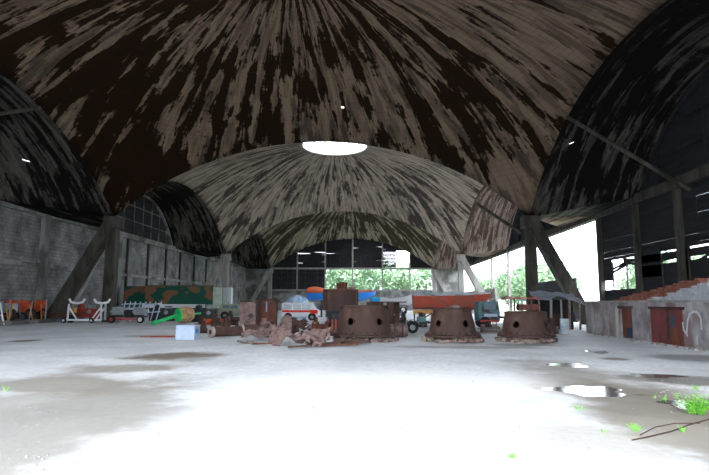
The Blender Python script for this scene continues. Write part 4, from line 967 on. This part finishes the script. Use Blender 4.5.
# ---- weeds ----
def weed(px,py,h,n,label,seed,spread=1.0):
    rr=random.Random(seed); c=G(px,py); e=empty('weed',c,0,label,'plant','weeds growing through the floor')
    st=MB(); lf=MB()
    for i in range(n):
        a=rr.uniform(0,2*PI); r=h*spread*rr.uniform(.15,.75); hh=h*rr.uniform(.45,1); top=Vector((r*math.cos(a),r*math.sin(a),hh)); b0=Vector((r*.3*math.cos(a),r*.3*math.sin(a),0))
        st.tube(b0,top,.004,.002,5)
        for k in range(7):
            q=b0.lerp(top,.35+.65*k/6); aa=rr.uniform(0,2*PI); L=h*rr.uniform(.16,.3); w_=L*.34; dr=Vector((math.cos(aa),math.sin(aa),rr.uniform(-.1,.6))).normalized(); sd=dr.cross(Vector((0,0,1))).normalized()*w_
            vs=[lf.b.verts.new(x) for x in (q,q+dr*L*.45+sd,q+dr*L-Vector((0,0,L*.15)),q+dr*L*.45-sd)]; lf._f(vs)
    st.build('stems',LEAF,e); lf.build('leaves',LEAF,e,recalc=False)
weed(697,414,.30,34,'largest bright green weed clump at the right edge',1,1.4)
weed(580,410,.09,10,'small weed tuft beside the largest puddle',2,1.8)
weed(637,431,.10,12,'weed tuft below the puddles, left of the wire\'s end',3,1.8)
weed(511,458,.07,14,'lowest weed tuft, alone on the white floor',4,2.2)
weed(696,390,.12,9,'weed sprig just behind the largest clump',5)
weed(664,400,.07,8,'tiny weed tuft left of the largest clump',6,2)
weed(684,432,.08,8,'weed tuft below the largest clump near the wire',7,1.5)
weed(5,392,.13,5,'lone weed at the photo\'s left edge',8,.8)
weed(655,398,.05,6,'pale weed speck on the dirt patch',9,2)
weed(604,432,.05,6,'weed speck left of the wire\'s end',10,2)
m=MB(); pts=[(632,441),(650,438),(672,432),(690,426),(709,420)]; m.path([G(*p)+Vector((0,0,.012+.01*(i%2))) for i,p in enumerate(pts)],.008,6)
m.path([G(*p)+Vector((0,0,.012)) for p in ((640,436),(655,428),(675,424),(700,424))],.006,6)
tag(m.build('rusty_wire',RUSTD),'thin bent wire on the floor beneath the green weeds','wire')
# stones scattered on the right-hand dirt
rr=random.Random(21)
for i in range(70):
    if i<44: px,py=rr.gauss(672,16),rr.gauss(392,8)
    elif i<58: px,py=rr.uniform(0,60),rr.uniform(455,472)
    else: px,py=rr.uniform(100,700),rr.uniform(380,470)
    if px>708 or py<370: continue
    c=G(px,py); s=rr.uniform(.012,.035)*(1.3 if i==3 else 1)
    m=MB(); m.lathe((0,0,0),[(s*.5,0),(s*.6,s*.25),(s*.35,s*.55)],7).jitter(s*.1); o=m.build('pebble',M_colp,None,c); 
    tag(o,*((('pale pebble on the dirt patch behind the weeds','pebble','pebbles on the dirt patch') if i<44 else ('pale pebble near the bottom left corner of the floor','pebble','pebbles in the near left corner') if i<58 else ('stray pebble on the open foreground floor','pebble','stray pebbles on the open floor'))))

# ---- trees outside ----
TL=[nmat('leaf_a',(.17,.27,.14),(.30,.42,.26),.8,.5,.2,bump=0),nmat('leaf_b',(.14,.24,.13),(.26,.38,.23),.8,.5,.2,bump=0)]
BARK=nmat('bark',(.06,.05,.04),(.12,.1,.08),3,.5,.2)
def tree_proto(seed,h,w):
    rr=random.Random(seed); lf=MB(); 
    lobes=[(Vector((rr.gauss(0,w*.28),rr.gauss(0,w*.28),h*rr.uniform(.18,.92))),w*rr.uniform(.22,.38)) for _ in range(22)]
    for c,r in lobes:
        for k in range(150):
            d=Vector((rr.gauss(0,1),rr.gauss(0,1),rr.gauss(0,1))).normalized()*r*rr.uniform(.75,1.08); p=c+d; s=rr.uniform(.18,.34)
            u=Vector((rr.gauss(0,1),rr.gauss(0,1),rr.gauss(0,1))).normalized(); v=u.cross(d).normalized(); u=u*s; v=v*s*.6
            lf._f([lf.b.verts.new(q) for q in (p-u,p+v,p+u,p-v)])
    e=empty('tree',(0,0,0)); lf.build('crown',TL[seed%2],e,recalc=False)
    m=MB(); m.tube((0,0,-.2),(.1,0,h*.8),.22,.06,8)
    for k in range(5): a=rr.uniform(0,6); m.tube((0,0,h*.2+k*h*.1),(w*.3*math.cos(a),w*.3*math.sin(a),h*.4+k*h*.1),.07,.03,6)
    m.build('trunk',BARK,e); return e
TP=[tree_proto(1,9,5.2),tree_proto(2,7.5,5.0),tree_proto(3,10,4.4)]
spots=[(330,130,0,1.3),(350,138,1,1.6),(368,129,2,1.15),(386,137,0,1.35),(406,130,1,1.4),(426,134,2,1.45),
 (481,112,0,.8),(490,100,1,.9),(500,92,2,.85),(513,84,0,.9),(523,76,1,.95),(540,72,2,.62),(641,62,2,.6),(655,50,0,.7),(700,46,1,.75),(470,124,2,.9)]
TLab=['tree seen through the first bright bay of the end windows','bushy tree in the second end-window bay','narrow tree in the middle of the end windows','tree in the fourth end-window bay','rounded tree in the fifth end-window bay','tree at the right end of the end windows',
 'tree just right of the pale end wall','bushy tree behind the red boat\'s bow','tall tree left of the thin open-side post','tree right of the thin open-side post','dense tree left of the dark right column','tree seen between the column and its raking strut','tree glimpsed through the broken window nearest the open corner post','tree glimpsed through the middle gap in the right boarding','tree glimpsed through the gap at the right edge','farthest tree beyond the right side opening']
used=set()
for i,(px,Y,k,sc) in enumerate(spots):
    o=TP[k] if k not in used else copy_tree(TP[k]); used.add(k)
    p=PY(px,300,Y); o.location=(p.x,Y,0); 
    if o.location.x>18 and o.location.x<30: o.location.x=30
    o.rotation_euler=(0,0,i*1.3); o.scale=(sc,sc,sc); tag(o,TLab[i],'tree','trees outside the hangar')
